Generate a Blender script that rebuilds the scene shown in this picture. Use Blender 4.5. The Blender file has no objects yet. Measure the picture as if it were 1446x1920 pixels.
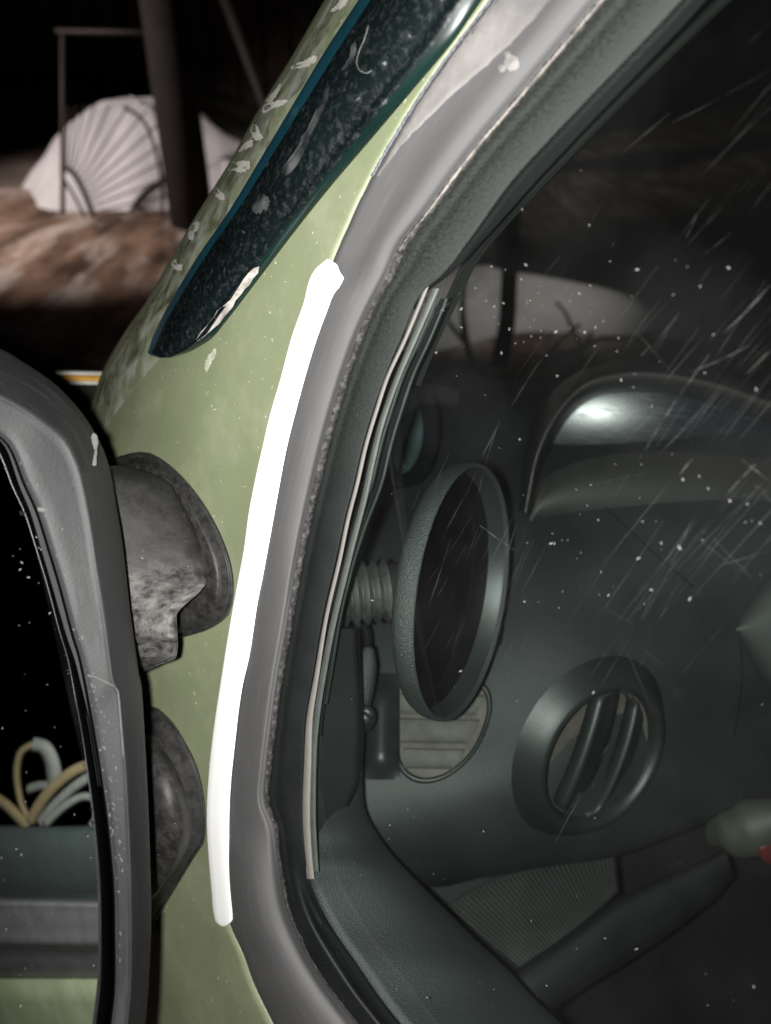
import bpy, math, random
import numpy as np
from mathutils import Vector, Matrix
random.seed(7)
rng = np.random.default_rng(7)
S = bpy.context.scene
COL = S.collection

# ------------------------------------------------------------------ camera
F = 1397.0                      # focal length in photo pixels (1446 x 1920)
PITCH = math.radians(33)
CAM = np.array([0.0, 0.0, 1.25])
FWD = np.array([0, math.cos(PITCH), -math.sin(PITCH)])
UP = np.array([0, math.sin(PITCH), math.cos(PITCH)])
RT = np.array([1.0, 0, 0])
K = 0.80                        # scale of the close-up (metres per unit of depth)
cd = bpy.data.cameras.new('camera'); cam = bpy.data.objects.new('camera', cd); COL.objects.link(cam)
cam.location = CAM; cam.rotation_euler = (math.pi / 2 - PITCH, 0, 0)
cd.sensor_fit = 'VERTICAL'; cd.sensor_height = 36; cd.sensor_width = 27.1
cd.lens = 36 * F / 1920
cd.clip_start = 0.01; cd.clip_end = 500
cd.dof.use_dof = True; cd.dof.focus_distance = 0.36 * K; cd.dof.aperture_fstop = 8.5
S.camera = cam

# ------------------------------------------------------------------ night sky
wd = bpy.data.worlds.new('World'); S.world = wd; wd.use_nodes = True
nt = wd.node_tree
sky = nt.nodes.new('ShaderNodeTexSky'); sky.sky_type = 'NISHITA'; sky.sun_disc = False
sky.sun_elevation = math.radians(-7); sky.sun_rotation = math.radians(200)
nt.links.new(sky.outputs[0], nt.nodes['Background'].inputs[0])
nt.nodes['Background'].inputs[1].default_value = 0.05

# ------------------------------------------------------------------ lamps: the phone's flash, and the yard lamps on the snow
def lamp(name, kind, loc, power, col, radius=0.003, aim=None, cone=60, blend=.5):
    l = bpy.data.lights.new(name, kind); l.energy = power; l.color = col; l.shadow_soft_size = radius
    o = bpy.data.objects.new(name, l); COL.objects.link(o); o.location = loc
    if aim is not None:
        o.rotation_euler = (Vector(aim) - Vector(loc)).to_track_quat('-Z', 'Y').to_euler()
        l.spot_size = math.radians(cone); l.spot_blend = blend
    return o
FL = CAM + RT * (-0.0135) + UP * (-0.001) + FWD * 0.002
lamp('flash_lamp', 'POINT', FL, 14.0, (1.0, 0.985, 0.95), 0.0035)
lamp('yard_lamp', 'SPOT', (-4.6, 3.4, 2.6), 700, (1.0, 0.88, 0.83), 0.06, (-2.3, 6.2, 0.2), 62, .8)
lamp('yard_lamp', 'SPOT', (2.9, 2.6, 2.2), 150, (1.0, 0.84, 0.80), 0.06, (0.30, 3.8, 0.10), 27, 1.0)

S.view_settings.view_transform = 'Standard'; S.view_settings.look = 'None'
S.view_settings.exposure = 0; S.view_settings.gamma = 1
try:
    S.cycles.use_denoising = True
    S.cycles.max_bounces = 8; S.cycles.transparent_max_bounces = 24
    S.cycles.caustics_reflective = False; S.cycles.caustics_refractive = False
    S.cycles.sample_clamp_indirect = 4
except Exception: pass

# ------------------------------------------------------------------ geometry helpers
NP = np.array([2.5, 0.48, 3.1]); NL = np.linalg.norm(NP); NU = NP / NL     # side plane of the car (camera axes)
def uv(px, py): return (px - 723.0) / F, (960.0 - py) / F
def c2w(c): c = np.asarray(c, float) * K; return CAM + RT * c[0] + UP * c[1] + FWD * c[2]
def W(px, py, d): u, v = uv(px, py); return c2w((u * d, v * d, d))
def D(px, py, h=0.0):           # depth of the car's side plane there, h above it
    u, v = uv(px, py); return (1 - h * NL) / (NP[2] + NP[0] * u + NP[1] * v)
def SP(px, py, h=0.0): return W(px, py, D(px, py, h))
def far(px, py, dist):          # a far point at horizontal distance dist
    u, v = uv(px, py); r = RT * u + UP * v + FWD
    return CAM + r * (dist / r[1])
def ground_at(px, py, z=0.0):
    u, v = uv(px, py); r = RT * u + UP * v + FWD
    return CAM + r * ((z - CAM[2]) / r[2])

def fy(pts):                    # x as a smooth function of y
    pts = sorted(pts, key=lambda p: p[1]); y = np.array([p[1] for p in pts], float); x = np.array([p[0] for p in pts], float)
    dx = np.diff(x) / np.diff(y); m = np.empty(len(x)); m[0] = dx[0]; m[-1] = dx[-1]; m[1:-1] = (dx[1:] + dx[:-1]) / 2
    def f(t):
        t = float(t)
        if t <= y[0]: return x[0] + m[0] * (t - y[0])
        if t >= y[-1]: return x[-1] + m[-1] * (t - y[-1])
        i = int(np.searchsorted(y, t) - 1); i = max(0, min(i, len(y) - 2)); H = y[i + 1] - y[i]; s = (t - y[i]) / H
        return ((1 + 2 * s) * (1 - s) ** 2 * x[i] + s * (1 - s) ** 2 * H * m[i] + s * s * (3 - 2 * s) * x[i + 1] + s * s * (s - 1) * H * m[i + 1])
    return f
def curve(pts, n, closed=False):  # Catmull-Rom through points of any dimension, n samples by arc length
    P = np.array(pts, float); k = len(P)
    if closed: Q = np.vstack([P[-1], P, P[0], P[1]])
    else: Q = np.vstack([2 * P[0] - P[1], P, 2 * P[-1] - P[-2]])
    out = []
    for i in range(1, len(Q) - 2):
        p0, p1, p2, p3 = Q[i - 1], Q[i], Q[i + 1], Q[i + 2]
        for t in np.linspace(0, 1, 12, endpoint=False):
            out.append(.5 * (2 * p1 + (p2 - p0) * t + (2 * p0 - 5 * p1 + 4 * p2 - p3) * t * t + (3 * p1 - p0 - 3 * p2 + p3) * t ** 3))
    out.append(P[0] if closed else P[-1])
    out = np.array(out); L = np.concatenate([[0], np.cumsum(np.linalg.norm(np.diff(out, axis=0), axis=1))])
    ts = np.linspace(0, L[-1], n, endpoint=not closed)
    return np.array([[np.interp(t, L, out[:, j]) for j in range(P.shape[1])] for t in ts])

def sm(a, b_, x): t = min(1, max(0, (x - a) / (b_ - a))); return t * t * (3 - 2 * t)
def obj(name, V, Fc, m, parent=None, uvs=None, smooth=True, face_cam=False):
    V = np.array(V, float)
    off = np.array(parent_loc(parent))
    me = bpy.data.meshes.new(name); me.from_pydata([tuple(v) for v in (V - off)], [], [tuple(f) for f in Fc])
    me.validate(); me.update()
    if uvs is not None and len(me.polygons) == len(Fc):
        lay = me.uv_layers.new(name='UVMap')
        for p in me.polygons:
            for li in p.loop_indices: lay.data[li].uv = uvs[me.loops[li].vertex_index]
    if face_cam:
        s = sum((p.normal.dot(Vector(CAM - off) - p.center)) * p.area for p in me.polygons)
        if s < 0: me.flip_normals()
    if smooth: me.polygons.foreach_set('use_smooth', [True] * len(me.polygons))
    me.materials.append(m)
    o = bpy.data.objects.new(name, me); COL.objects.link(o)
    if parent is not None: o.parent = parent
    return o
def parent_loc(p):
    l = np.zeros(3)
    while p is not None: l = l + np.array(p.location); p = p.parent
    return l
def empty(name, loc, parent=None, **kw):
    o = bpy.data.objects.new(name, None); COL.objects.link(o); o.empty_display_size = .02
    o.location = np.array(loc) - parent_loc(parent)
    if parent is not None: o.parent = parent
    for k, v in kw.items(): o[k] = v
    return o
def tag(o, **kw):
    for k, v in kw.items(): o[k] = v
    return o
def solid(o, t, off=-1):
    md = o.modifiers.new('thickness', 'SOLIDIFY'); md.thickness = t; md.offset = off; return o
def grid(name, P, m, parent=None, close_u=False, face_cam=True, smooth=True, cap=False):
    """P[i][j] world points; i along, j across"""
    P = np.array(P, float); a, b = P.shape[:2]
    V = P.reshape(-1, 3); Fc = []
    for i in range(a - 1):
        for j in range(b if close_u else b - 1):
            j2 = (j + 1) % b
            Fc.append((i * b + j, (i + 1) * b + j, (i + 1) * b + j2, i * b + j2))
    if cap:
        Fc.append(tuple(range(b))); Fc.append(tuple(range((a - 1) * b, a * b))[::-1])
    dl = np.linalg.norm(np.diff(P, axis=0), axis=2).mean(axis=1); vl = np.concatenate([[0], np.cumsum(dl)])
    du = np.linalg.norm(np.diff(P, axis=1), axis=2).mean(axis=0); ul = np.concatenate([[0], np.cumsum(du)])
    uvs = [(ul[j], vl[i]) for i in range(a) for j in range(b)]
    return obj(name, V, Fc, m, parent, uvs, smooth, face_cam)
def tube(name, pts, r, m, parent=None, n=10, segs=None, cap=True):
    P = np.array(pts, float)
    if segs: P = curve(P, segs)
    R = np.full(len(P), r, float) if np.isscalar(r) else np.interp(np.linspace(0, 1, len(P)), np.linspace(0, 1, len(r)), r)
    T = np.gradient(P, axis=0); T /= np.linalg.norm(T, axis=1)[:, None]
    ref = np.array([0.3, 0.9, 0.2]);
    if abs(T[0] @ ref) > .9: ref = np.array([0, 0, 1.0])
    rows = []; a = np.cross(T[0], ref); a /= np.linalg.norm(a)
    for p, t, rr in zip(P, T, R):
        a = a - t * (a @ t); a /= np.linalg.norm(a); b = np.cross(t, a)
        rows.append([p + rr * (math.cos(q) * a + math.sin(q) * b) for q in np.linspace(0, 2 * math.pi, n, endpoint=False)])
    o = grid(name, rows, m, parent, close_u=True, face_cam=False, cap=cap)
    fix_normals(o); return o
def fix_normals(o):
    import bmesh
    bm = bmesh.new(); bm.from_mesh(o.data); bmesh.ops.recalc_face_normals(bm, faces=bm.faces); bm.to_mesh(o.data); bm.free()
def basis(n, up):
    n = np.array(n, float); n /= np.linalg.norm(n); e1 = np.array(up, float) - n * (n @ np.array(up, float)); e1 /= np.linalg.norm(e1)
    return np.cross(e1, n), e1, n        # right, up, normal
def lathe(name, prof, c, n, up, m, parent=None, seg=64, sx=1.0, cam_axes=True, cap=False):
    e2, e1, e3 = basis(n, up); rows = []
    for r, h in prof:
        rows.append([c2w(np.array(c) + r * (math.cos(q) * e1 + sx * math.sin(q) * e2) + h * e3) for q in np.linspace(0, 2 * math.pi, seg, endpoint=False)])
    o = grid(name, rows, m, parent, close_u=True, face_cam=False, cap=cap); return o
def cpt(px, py, d): u, v = uv(px, py); return np.array((u * d, v * d, d))
def bridge(name, loops, m, parent=None, cap_last=True, smooth=True):
    """closed loops of world points, same count"""
    o = grid(name, loops, m, parent, close_u=True, face_cam=False, smooth=smooth)
    return o
def join_mesh(parts):
    V, Fc, n = [], [], 0
    for v, f in parts:
        V += list(v); Fc += [tuple(i + n for i in q) for q in f]; n += len(v)
    return V, Fc
def boxv(a, b, c, d, th):  # quad prism: four world points + thickness vector
    P = [np.array(x) for x in (a, b, c, d)]; Q = [p + np.array(th) for p in P]
    return P + Q, [(0, 1, 2, 3), (7, 6, 5, 4), (0, 4, 5, 1), (1, 5, 6, 2), (2, 6, 7, 3), (3, 7, 4, 0)]

# ------------------------------------------------------------------ materials
def mat(name, col, rough=.5, var=.2, vscale=25, dust=None, dcut=.55, dsoft=.15, damt=.6, dscale=60, dstretch=(1, 1, 1), bump=.0, bscale=400,
        spec=.5, metal=0., coat=0., speck=0., speck_col=(.7, .68, .65), sscale=350, vstretch=(1, 1, 1), uvmap=False, aniso=0., col2=None, vfade=None):
    m = bpy.data.materials.new(name); m.use_nodes = True; N = m.node_tree.nodes; L = m.node_tree.links
    b = N['Principled BSDF']; tc = N.new('ShaderNodeTexCoord'); src = tc.outputs['UV' if uvmap else 'Object']
    def noise(scale, detail=6, stretch=(1, 1, 1), rough=.6):
        mp = N.new('ShaderNodeMapping'); mp.inputs['Scale'].default_value = stretch; L.new(src, mp.inputs[0])
        n = N.new('ShaderNodeTexNoise'); n.inputs['Scale'].default_value = scale; n.inputs['Detail'].default_value = detail
        n.inputs['Roughness'].default_value = rough; L.new(mp.outputs[0], n.inputs['Vector']); return n.outputs['Fac']
    def ramp(s, a, bb):
        r = N.new('ShaderNodeMapRange'); r.inputs[1].default_value = a; r.inputs[2].default_value = bb; L.new(s, r.inputs[0]); return r.outputs[0]
    def mix(f, a, bb):
        x = N.new('ShaderNodeMix'); x.data_type = 'RGBA'
        if hasattr(f, 'links'): L.new(f, x.inputs[0])
        else: x.inputs[0].default_value = f
        for s, i in ((a, 6), (bb, 7)):
            if hasattr(s, 'links'): L.new(s, x.inputs[i])
            else: x.inputs[i].default_value = (*s, 1)
        return x.outputs[2]
    c2 = col2 if col2 else tuple(x * (1 - var) for x in col); c1 = col if col2 else tuple(x * (1 + var) for x in col)
    c = mix(ramp(noise(vscale, 5, vstretch), .35, .65), c1, c2)
    r_out = None
    if dust:
        f = ramp(noise(dscale, 9, dstretch, .68), dcut, dcut + dsoft)
        mm = N.new('ShaderNodeMath'); mm.operation = 'MULTIPLY'; L.new(f, mm.inputs[0]); mm.inputs[1].default_value = damt
        if vfade:
            sx = N.new('ShaderNodeSeparateXYZ'); L.new(tc.outputs['UV'], sx.inputs[0]); vr = N.new('ShaderNodeMapRange'); L.new(sx.outputs[1], vr.inputs[0])
            vr.inputs[1].default_value, vr.inputs[2].default_value, vr.inputs[3].default_value, vr.inputs[4].default_value = vfade
            vr.interpolation_type = 'SMOOTHSTEP'; vm = N.new('ShaderNodeMath'); vm.operation = 'MULTIPLY'; L.new(vr.outputs[0], vm.inputs[0]); vm.inputs[1].default_value = damt; L.new(vm.outputs[0], mm.inputs[1])
        c = mix(mm.outputs[0], c, dust)
        rr = N.new('ShaderNodeMapRange'); L.new(mm.outputs[0], rr.inputs[0]); rr.inputs[3].default_value = rough; rr.inputs[4].default_value = min(1, rough + .45); r_out = rr.outputs[0]
    if speck:
        f2 = ramp(noise(sscale, 3), .80 - speck, .83 - speck); c = mix(f2, c, speck_col)
    L.new(c, b.inputs['Base Color'])
    if r_out: L.new(r_out, b.inputs['Roughness'])
    else: b.inputs['Roughness'].default_value = rough
    b.inputs['Specular IOR Level'].default_value = spec; b.inputs['Metallic'].default_value = metal
    b.inputs['Coat Weight'].default_value = coat; b.inputs['Coat Roughness'].default_value = .12
    if bump:
        bp = N.new('ShaderNodeBump'); bp.inputs['Strength'].default_value = bump; bp.inputs['Distance'].default_value = .001
        L.new(noise(bscale, 6), bp.inputs['Height']); L.new(bp.outputs[0], b.inputs['Normal'])
    return m
def mat_glass(name, tint, dirt=.02, gloss=True):
    m = bpy.data.materials.new(name); m.use_nodes = True; N = m.node_tree.nodes; L = m.node_tree.links; N.remove(N['Principled BSDF'])
    out = N['Material Output']; tr = N.new('ShaderNodeBsdfTransparent'); tr.inputs[0].default_value = (*tint, 1)
    gl = N.new('ShaderNodeBsdfGlossy'); gl.inputs['Roughness'].default_value = .01
    lw = N.new('ShaderNodeLayerWeight'); lw.inputs[0].default_value = .5
    pw = N.new('ShaderNodeMath'); pw.operation = 'POWER'; L.new(lw.outputs['Facing'], pw.inputs[0]); pw.inputs[1].default_value = 5
    fr = N.new('ShaderNodeMapRange'); L.new(pw.outputs[0], fr.inputs[0]); fr.inputs[3].default_value = .05; fr.inputs[4].default_value = 1.0
    mx = N.new('ShaderNodeMixShader'); L.new(fr.outputs[0], mx.inputs[0]); L.new(tr.outputs[0], mx.inputs[1]); L.new(gl.outputs[0], mx.inputs[2])
    df = N.new('ShaderNodeBsdfDiffuse'); df.inputs[0].default_value = (.62, .64, .64, 1)
    tc = N.new('ShaderNodeTexCoord'); n = N.new('ShaderNodeTexNoise'); n.inputs['Scale'].default_value = 22; n.inputs['Detail'].default_value = 8; L.new(tc.outputs['Object'], n.inputs['Vector'])
    mr = N.new('ShaderNodeMapRange'); mr.inputs[1].default_value = .4; mr.inputs[2].default_value = .75; mr.inputs[3].default_value = dirt * .25; mr.inputs[4].default_value = dirt; L.new(n.outputs['Fac'], mr.inputs[0])
    m2 = N.new('ShaderNodeMixShader'); L.new(mr.outputs[0], m2.inputs[0]); L.new(mx.outputs[0], m2.inputs[1]); L.new(df.outputs[0], m2.inputs[2]); L.new(m2.outputs[0], out.inputs[0])
    return m
def mat_streak(name, amount, scale, col=(.75, .77, .76), lo=.42, hi=.72):
    m = bpy.data.materials.new(name); m.use_nodes = True; N = m.node_tree.nodes; L = m.node_tree.links; N.remove(N['Principled BSDF'])
    out = N['Material Output']; tr = N.new('ShaderNodeBsdfTransparent'); df = N.new('ShaderNodeBsdfDiffuse'); df.inputs[0].default_value = (*col, 1)
    tc = N.new('ShaderNodeTexCoord'); n = N.new('ShaderNodeTexNoise'); n.inputs['Scale'].default_value = scale; n.inputs['Detail'].default_value = 6; L.new(tc.outputs['Object'], n.inputs['Vector'])
    mr = N.new('ShaderNodeMapRange'); mr.inputs[1].default_value = lo; mr.inputs[2].default_value = hi; mr.inputs[3].default_value = 0.0; mr.inputs[4].default_value = amount; L.new(n.outputs['Fac'], mr.inputs[0])
    mx = N.new('ShaderNodeMixShader'); L.new(mr.outputs[0], mx.inputs[0]); L.new(tr.outputs[0], mx.inputs[1]); L.new(df.outputs[0], mx.inputs[2]); L.new(mx.outputs[0], out.inputs[0])
    return m

M = {}
M['paint'] = mat('olive_paint', (.139, .157, .093), .40, .07, 18, dust=(.30, .31, .23), dcut=.46, dsoft=.4, damt=.38, dscale=30, bump=.03, bscale=900, speck=.11, speck_col=(.35, .36, .28), sscale=420)
M['chip'] = mat('bare_filler', (.40, .385, .35), .85, .15, 300, bump=.2, bscale=800)
M['scuff'] = mat('scuffed_paint', (.30, .31, .25), .8, .25, 200)
M['rubber'] = mat('grey_rubber', (.058, .0575, .059), .8, .06, 30, dust=(.086, .084, .085), dcut=.5, dsoft=.25, damt=.5, dscale=45, dstretch=(7, .8, 1), bump=.08, bscale=700, uvmap=True)
M['rubber_wide'] = mat('grey_rubber_upper', (.135, .135, .145), .50, .14, 30, dust=(.36, .34, .32), dcut=.46, dsoft=.25, damt=.6, dscale=40, dstretch=(8, .6, 1), bump=.08, bscale=700, uvmap=True)
M['crust'] = mat('weathered_rubber_lip', (.012, .011, .011), .85, .4, 300, dust=(.095, .088, .085), dcut=.46, dsoft=.2, damt=.8, dscale=420, bump=.8, bscale=900)
M['frame'] = mat('green_black_frame', (.0085, .0105, .0105), .55, .25, 60, dust=(.045, .055, .05), dcut=.5, dsoft=.25, damt=.5, dscale=70, dstretch=(9, .7, 1), bump=.1, bscale=800, speck=.06, speck_col=(.14, .15, .14), sscale=900, uvmap=True)
M['frame_dusty'] = mat('green_dusty_frame', (.0042, .0054, .0052), .6, .3, 60, spec=.25, dust=(.024, .030, .025), dcut=.34, dsoft=.42, damt=.85, dscale=800, bump=.15, bscale=900, speck=.07, speck_col=(.14, .155, .135), sscale=900, uvmap=True, vfade=(.10, .23, 1.0, .12))
M['black'] = mat('matt_black', (.0035, .004, .0045), .8, .2, spec=.1)
M['plastic'] = mat('dark_grey_plastic', (.0070, .0070, .0078), .58, .12, 30, spec=.30, dust=(.026, .026, .0275), dcut=.5, dsoft=.25, damt=.5, dscale=40, dstretch=(6, .8, 1), bump=.12, bscale=900, uvmap=True, speck=.055, speck_col=(.16, .16, .16), sscale=700)
M['footplastic'] = mat('weathered_black_plastic', (.0085, .0083, .0084), .5, .2, 40, spec=.3, dust=(.105, .10, .096), dcut=.40, dsoft=.6, damt=.45, dscale=240, bump=.15, bscale=600, speck=.08, speck_col=(.25, .24, .22), sscale=500)
M['deflector'] = mat('smoked_plastic', (.003, .0055, .006), .22, .3, 40, dust=(.085, .09, .09), dcut=.50, dsoft=.35, damt=.42, dscale=420, spec=.5, speck=.085, speck_col=(.12, .13, .13), sscale=420)
M['teal'] = mat('smoked_plastic_edge', (.007, .045, .066), .3, .25, 40, dust=(.2, .22, .23), dcut=.58, dsoft=.2, damt=.4, dscale=70)
M['greenedge'] = mat('smoked_plastic_lip', (.003, .012, .010), .2, .25, 40)
M['tape'] = mat('white_tape', (.90, .90, .89), .6, .01, 60, bump=.05, bscale=400)
M['beige'] = mat('beige_tape_reflection', (.125, .115, .107), .7, .06, 200)
M['greygreen'] = mat('grey_green_tape_reflection', (.042, .048, .043), .6, .12, 200)
M['dash'] = mat('dash_plastic', (.0148, .0178, .0172), .52, .10, 22, bump=.35, bscale=1600, dust=(.036, .038, .037), dcut=.6, dsoft=.2, damt=.4, dscale=40, speck=.05, sscale=500)
M['dashdark'] = mat('dash_plastic_dark', (.0125, .0145, .0138), .5, .1, 22, bump=.35, bscale=1600)
M['gauge'] = mat('grained_gauge_plastic', (.023, .0265, .0258), .44, .12, 60, bump=.8, bscale=1300, dust=(.045, .048, .046), dcut=.58, dsoft=.2, damt=.4, dscale=300)
M['gaugeface'] = mat('glossy_black_dial', (.0018, .0016, .0016), .10, .1, 40, spec=.12, dust=(.02, .022, .022), dcut=.60, dsoft=.2, damt=.25, dscale=25, dstretch=(3, 1, .6))
M['lens'] = mat('glossy_cluster_lens', (.006, .010, .015), .27, .1, 60, spec=.6, bump=.04, bscale=420, dust=(.05, .06, .07), dcut=.5, dsoft=.3, damt=.4, dscale=140, dstretch=(.5, .5, 5))
M['vent'] = mat('vent_plastic', (.012, .0145, .0138), .44, .08, 60, bump=.15, bscale=1500)
M['dusty'] = mat('dusty_vent_duct', (.080, .070, .058), .85, .3, 60)
M['dustylight'] = mat('dusty_slat', (.066, .063, .054), .8, .25, 90)
M['paleblue'] = mat('pale_reflection', (.06, .085, .09), .3, .3, 40)
M['snow'] = mat('snow', (.78, .76, .77), .8, .06, 3, bump=.6, bscale=6)
M['dirtysnow'] = mat('trampled_snow', (.40, .26, .18), .9, .3, 4.5, vstretch=(1, .30, 1), col2=(.055, .028, .016), dust=(.66, .56, .50), dcut=.50, dsoft=.12, damt=.85, dscale=3.6, dstretch=(1, .28, 1), bump=.9, bscale=4)
M['oldsnow'] = mat('old_snow', (.46, .36, .31), .9, .25, 2.2, dust=(.16, .10, .07), dcut=.48, dsoft=.2, damt=.7, dscale=1.6, bump=.6, bscale=8)
M['fencewood'] = mat('weathered_boards', (.10, .075, .065), .9, .4, 6)
M['darkwood'] = mat('dark_wood', (.016, .012, .011), .9, .3, 5)
M['iron'] = mat('dark_iron', (.03, .022, .02), .7, .2, 20)
M['leaf'] = mat('olive_bank', (.05, .05, .03), .9, .4, 2)
M['orange'] = mat('orange_stripe', (.80, .42, .07), .5, .08, 60)
M['whitestripe'] = mat('white_stripe', (.85, .83, .76), .5, .08, 60)
M['strap'] = mat('beige_webbing', (.11, .115, .10), .8, .12, 80)
M['strapedge'] = mat('tan_webbing', (.14, .105, .05), .8, .12, 80)
M['cloth'] = mat('dark_green_seat', (.013, .021, .019), .9, .2, 60, bump=.5, bscale=700)
M['skinpale'] = mat('pale_lever', (.042, .043, .032), .6, .2, 60)
M['red'] = mat('red_plastic', (.08, .008, .007), .5, .1, 60)
M['glass'] = mat_glass('window_glass', (.80, .86, .84), .0056)
M['shield'] = mat_glass('windshield_glass', (.85, .9, .88), .002)
M['streak'] = mat_streak('scratch', .027, 75)
M['streakb'] = mat_streak('scratch_strong', .05, 240)
M['speck'] = mat('dust_speck', (.10, .10, .097), .8, .3, 900)
mm = bpy.data.materials.new('mirror_silver'); mm.use_nodes = True; b = mm.node_tree.nodes['Principled BSDF']
b.inputs['Metallic'].default_value = 1; b.inputs['Base Color'].default_value = (.62, .66, .67, 1); b.inputs['Roughness'].default_value = .012; M['mirror'] = mm
M['glassedge'] = mat('mirror_bevel', (.022, .023, .024), .8, .1, spec=.1)
M['scrape'] = mat('pale_scrape', (.07, .069, .066), .85, .15, 300)
M['seam'] = mat('pale_seam', (.05, .05, .05), .85, .15, 300)

# ------------------------------------------------------------------ outdoors: ground, snow, gate, posts
n = 120
gx = np.linspace(-22, 22, n); gy = np.linspace(-6, 40, n)
P = [[(x, y, .05 * math.sin(x * 1.7 + y) * math.sin(y * 1.3) + .03 * math.sin(3.1 * x - 2 * y)) for x in gx] for y in gy]
tag(grid('ground', P, M['dirtysnow'], face_cam=True), kind='structure')
def mound(name, cx, cy, rx, ry, hgt, m, seed, **kw):
    r = random.Random(seed); ph = [r.uniform(0, 6.28) for _ in range(8)]
    rows = []
    for i in range(26):
        t = i / 25; row = []
        for j in range(60):
            a = 2 * math.pi * j / 60
            wob = 1 + .10 * math.sin(3 * a + ph[0]) + .06 * math.sin(7 * a + ph[1]) + .03 * math.sin(13 * a + ph[2])
            z = hgt * (max(0, 1 - t ** 2.2) ** 1.15) * (1 + t * .05 * math.sin(5 * a + 6 * t + ph[3]) + t * .04 * math.sin(11 * a - 9 * t + ph[4])) - .06 * t
            k_ = t * rx * .018; row.append((rx * t * wob * math.cos(a) + k_ * math.sin(9 * a + 11 * t + ph[5]), ry * t * wob * math.sin(a) + k_ * math.cos(8 * a - 13 * t + ph[6]), z + hgt * .05 * math.sin(4.3 * a + ph[7]) * t * (1 - t) * 4 + hgt * .03 * math.sin(17 * a + 23 * t) * t * (1 - t) * 3))
        rows.append(row)
    o = grid(name, np.array(rows), m, None, close_u=True, face_cam=False); fix_normals(o); o.location = (cx, cy, 0)
    return tag(o, **kw)
g = ground_at(190, 425)
mound('snow_mound', g[0] - .02, g[1] + 1.5, 1.22, 1.0, .74, M['snow'], 3, label='white snow mound behind the fan-shaped lattice', category='snow mound', group='snow heaps in the yard')
g2 = ground_at(380, 400)
mound('snow_mound', g2[0] + .1, g2[1] + .5, .75, .5, .32, M['snow'], 5, label='low flat snow heap at the foot of the dark post', category='snow mound', group='snow heaps in the yard')
g5 = ground_at(150, 360)
mound('snow_mound', g5[0] - 1.6, g5[1] + 1.9, 4.6, 1.9, .15, M['oldsnow'], 12, label='wide low bed of dirty old snow under the white mound', category='snow mound', group='snow heaps in the yard')
g6 = ground_at(30, 400)
mound('snow_mound', g6[0] - .5, g6[1] + .5, 1.25, .95, .09, M['oldsnow'], 31, label='flat trampled snow patch in front of the white mound at the frame edge', category='snow mound', group='snow heaps in the yard')
g3 = ground_at(900, 690)
mound('snow_mound', g3[0] + .10, g3[1] + .72, 1.15, .80, .20, M['snow'], 9, label='snow bank seen through the car window above the dashboard', category='snow mound', group='snow heaps in the yard')
g4 = far(60, 215, 9.5)
mound('earth_bank', g4[0] - .5, g4[1] + 2, 3.6, 1.6, .80, M['leaf'], 4, label='long low dark bank behind the snow mound', category='bank')
# the post
pb = ground_at(362, 425); pt = far(345, -200, pb[1])
t = empty('wooden_post', (pb[0], pb[1], 0), label='thick dark wooden post right of the fan lattice', category='post')
tube('shaft', [(pb[0], pb[1], -.1), (pb[0], pb[1], 1.2), (pb[0], pb[1], 2.6)], [.165, .15, .14], M['darkwood'], t, 14)
# a leaning pole right of the post and dark shed behind
a = far(520, 260, 8); bq = far(400, -60, 8)
tag(tube('leaning_pole', [a - np.array([0, 0, .6]), a, bq], .05, M['iron'], None, 8), label='thin dark pole leaning behind the wooden post', category='pole')
shed = empty('wooden_fence', (far(200, 200, 11.5)[0], 11.5, 0), label='dark board fence across the back of the yard', category='fence')
bd = None
for i in range(34):
    x = -9.5 + i * .36
    z1 = 2.0 + .12 * random.random()
    v, f = boxv((x, 11.5, -.1), (x + .33, 11.5, -.1), (x + .33, 11.5, z1), (x, 11.5, z1), (0, .04 + .02 * random.random(), 0))
    obj('board', v, f, M['fencewood'], shed, smooth=False)
# the fan lattice gate
GD = ground_at(165, 415)[1]
def G(px, py, k=0): return far(px, py, GD + k)
gate = empty('lattice_gate', G(120, 405), label='dark iron lattice with bars fanning out from one corner', category='gate')
tube('gate_post', [G(118, 60), G(118, 402)], .018, M['iron'], gate, 8)
tube('hub_arc', [G(124, 315), G(140, 328), G(158, 362), G(178, 412)], .020, M['iron'], gate, 8, 14)
tube('hub_arc', [G(122, 340), G(136, 362), G(152, 392), G(164, 416)], .012, M['iron'], gate, 8, 14)
tube('outer_arc', [G(232, 200), G(268, 225), G(290, 275), G(303, 340), G(307, 440)], .013, M['iron'], gate, 8, 20)
for (x0, y0, x1, y1) in [(121, 318, 119, 205), (125, 319, 128, 200), (130, 321, 142, 198), (134, 323, 158, 196), (139, 326, 178, 195), (145, 333, 206, 196), (150, 342, 240, 200), (155, 350, 276, 206), (160, 358, 312, 220), (165, 366, 340, 245), (169, 376, 345, 282), (173, 387, 345, 322), (176, 398, 345, 360), (178, 410, 345, 398)]:
    tube('ray_bar', [G(x0, y0), G((x0 + x1) / 2, (y0 + y1) / 2), G(x1, y1)], .0062, M['iron'], gate, 6)
tube('top_rail', [G(105, 58), G(330, 62)], .015, M['iron'], gate, 6)
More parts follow.
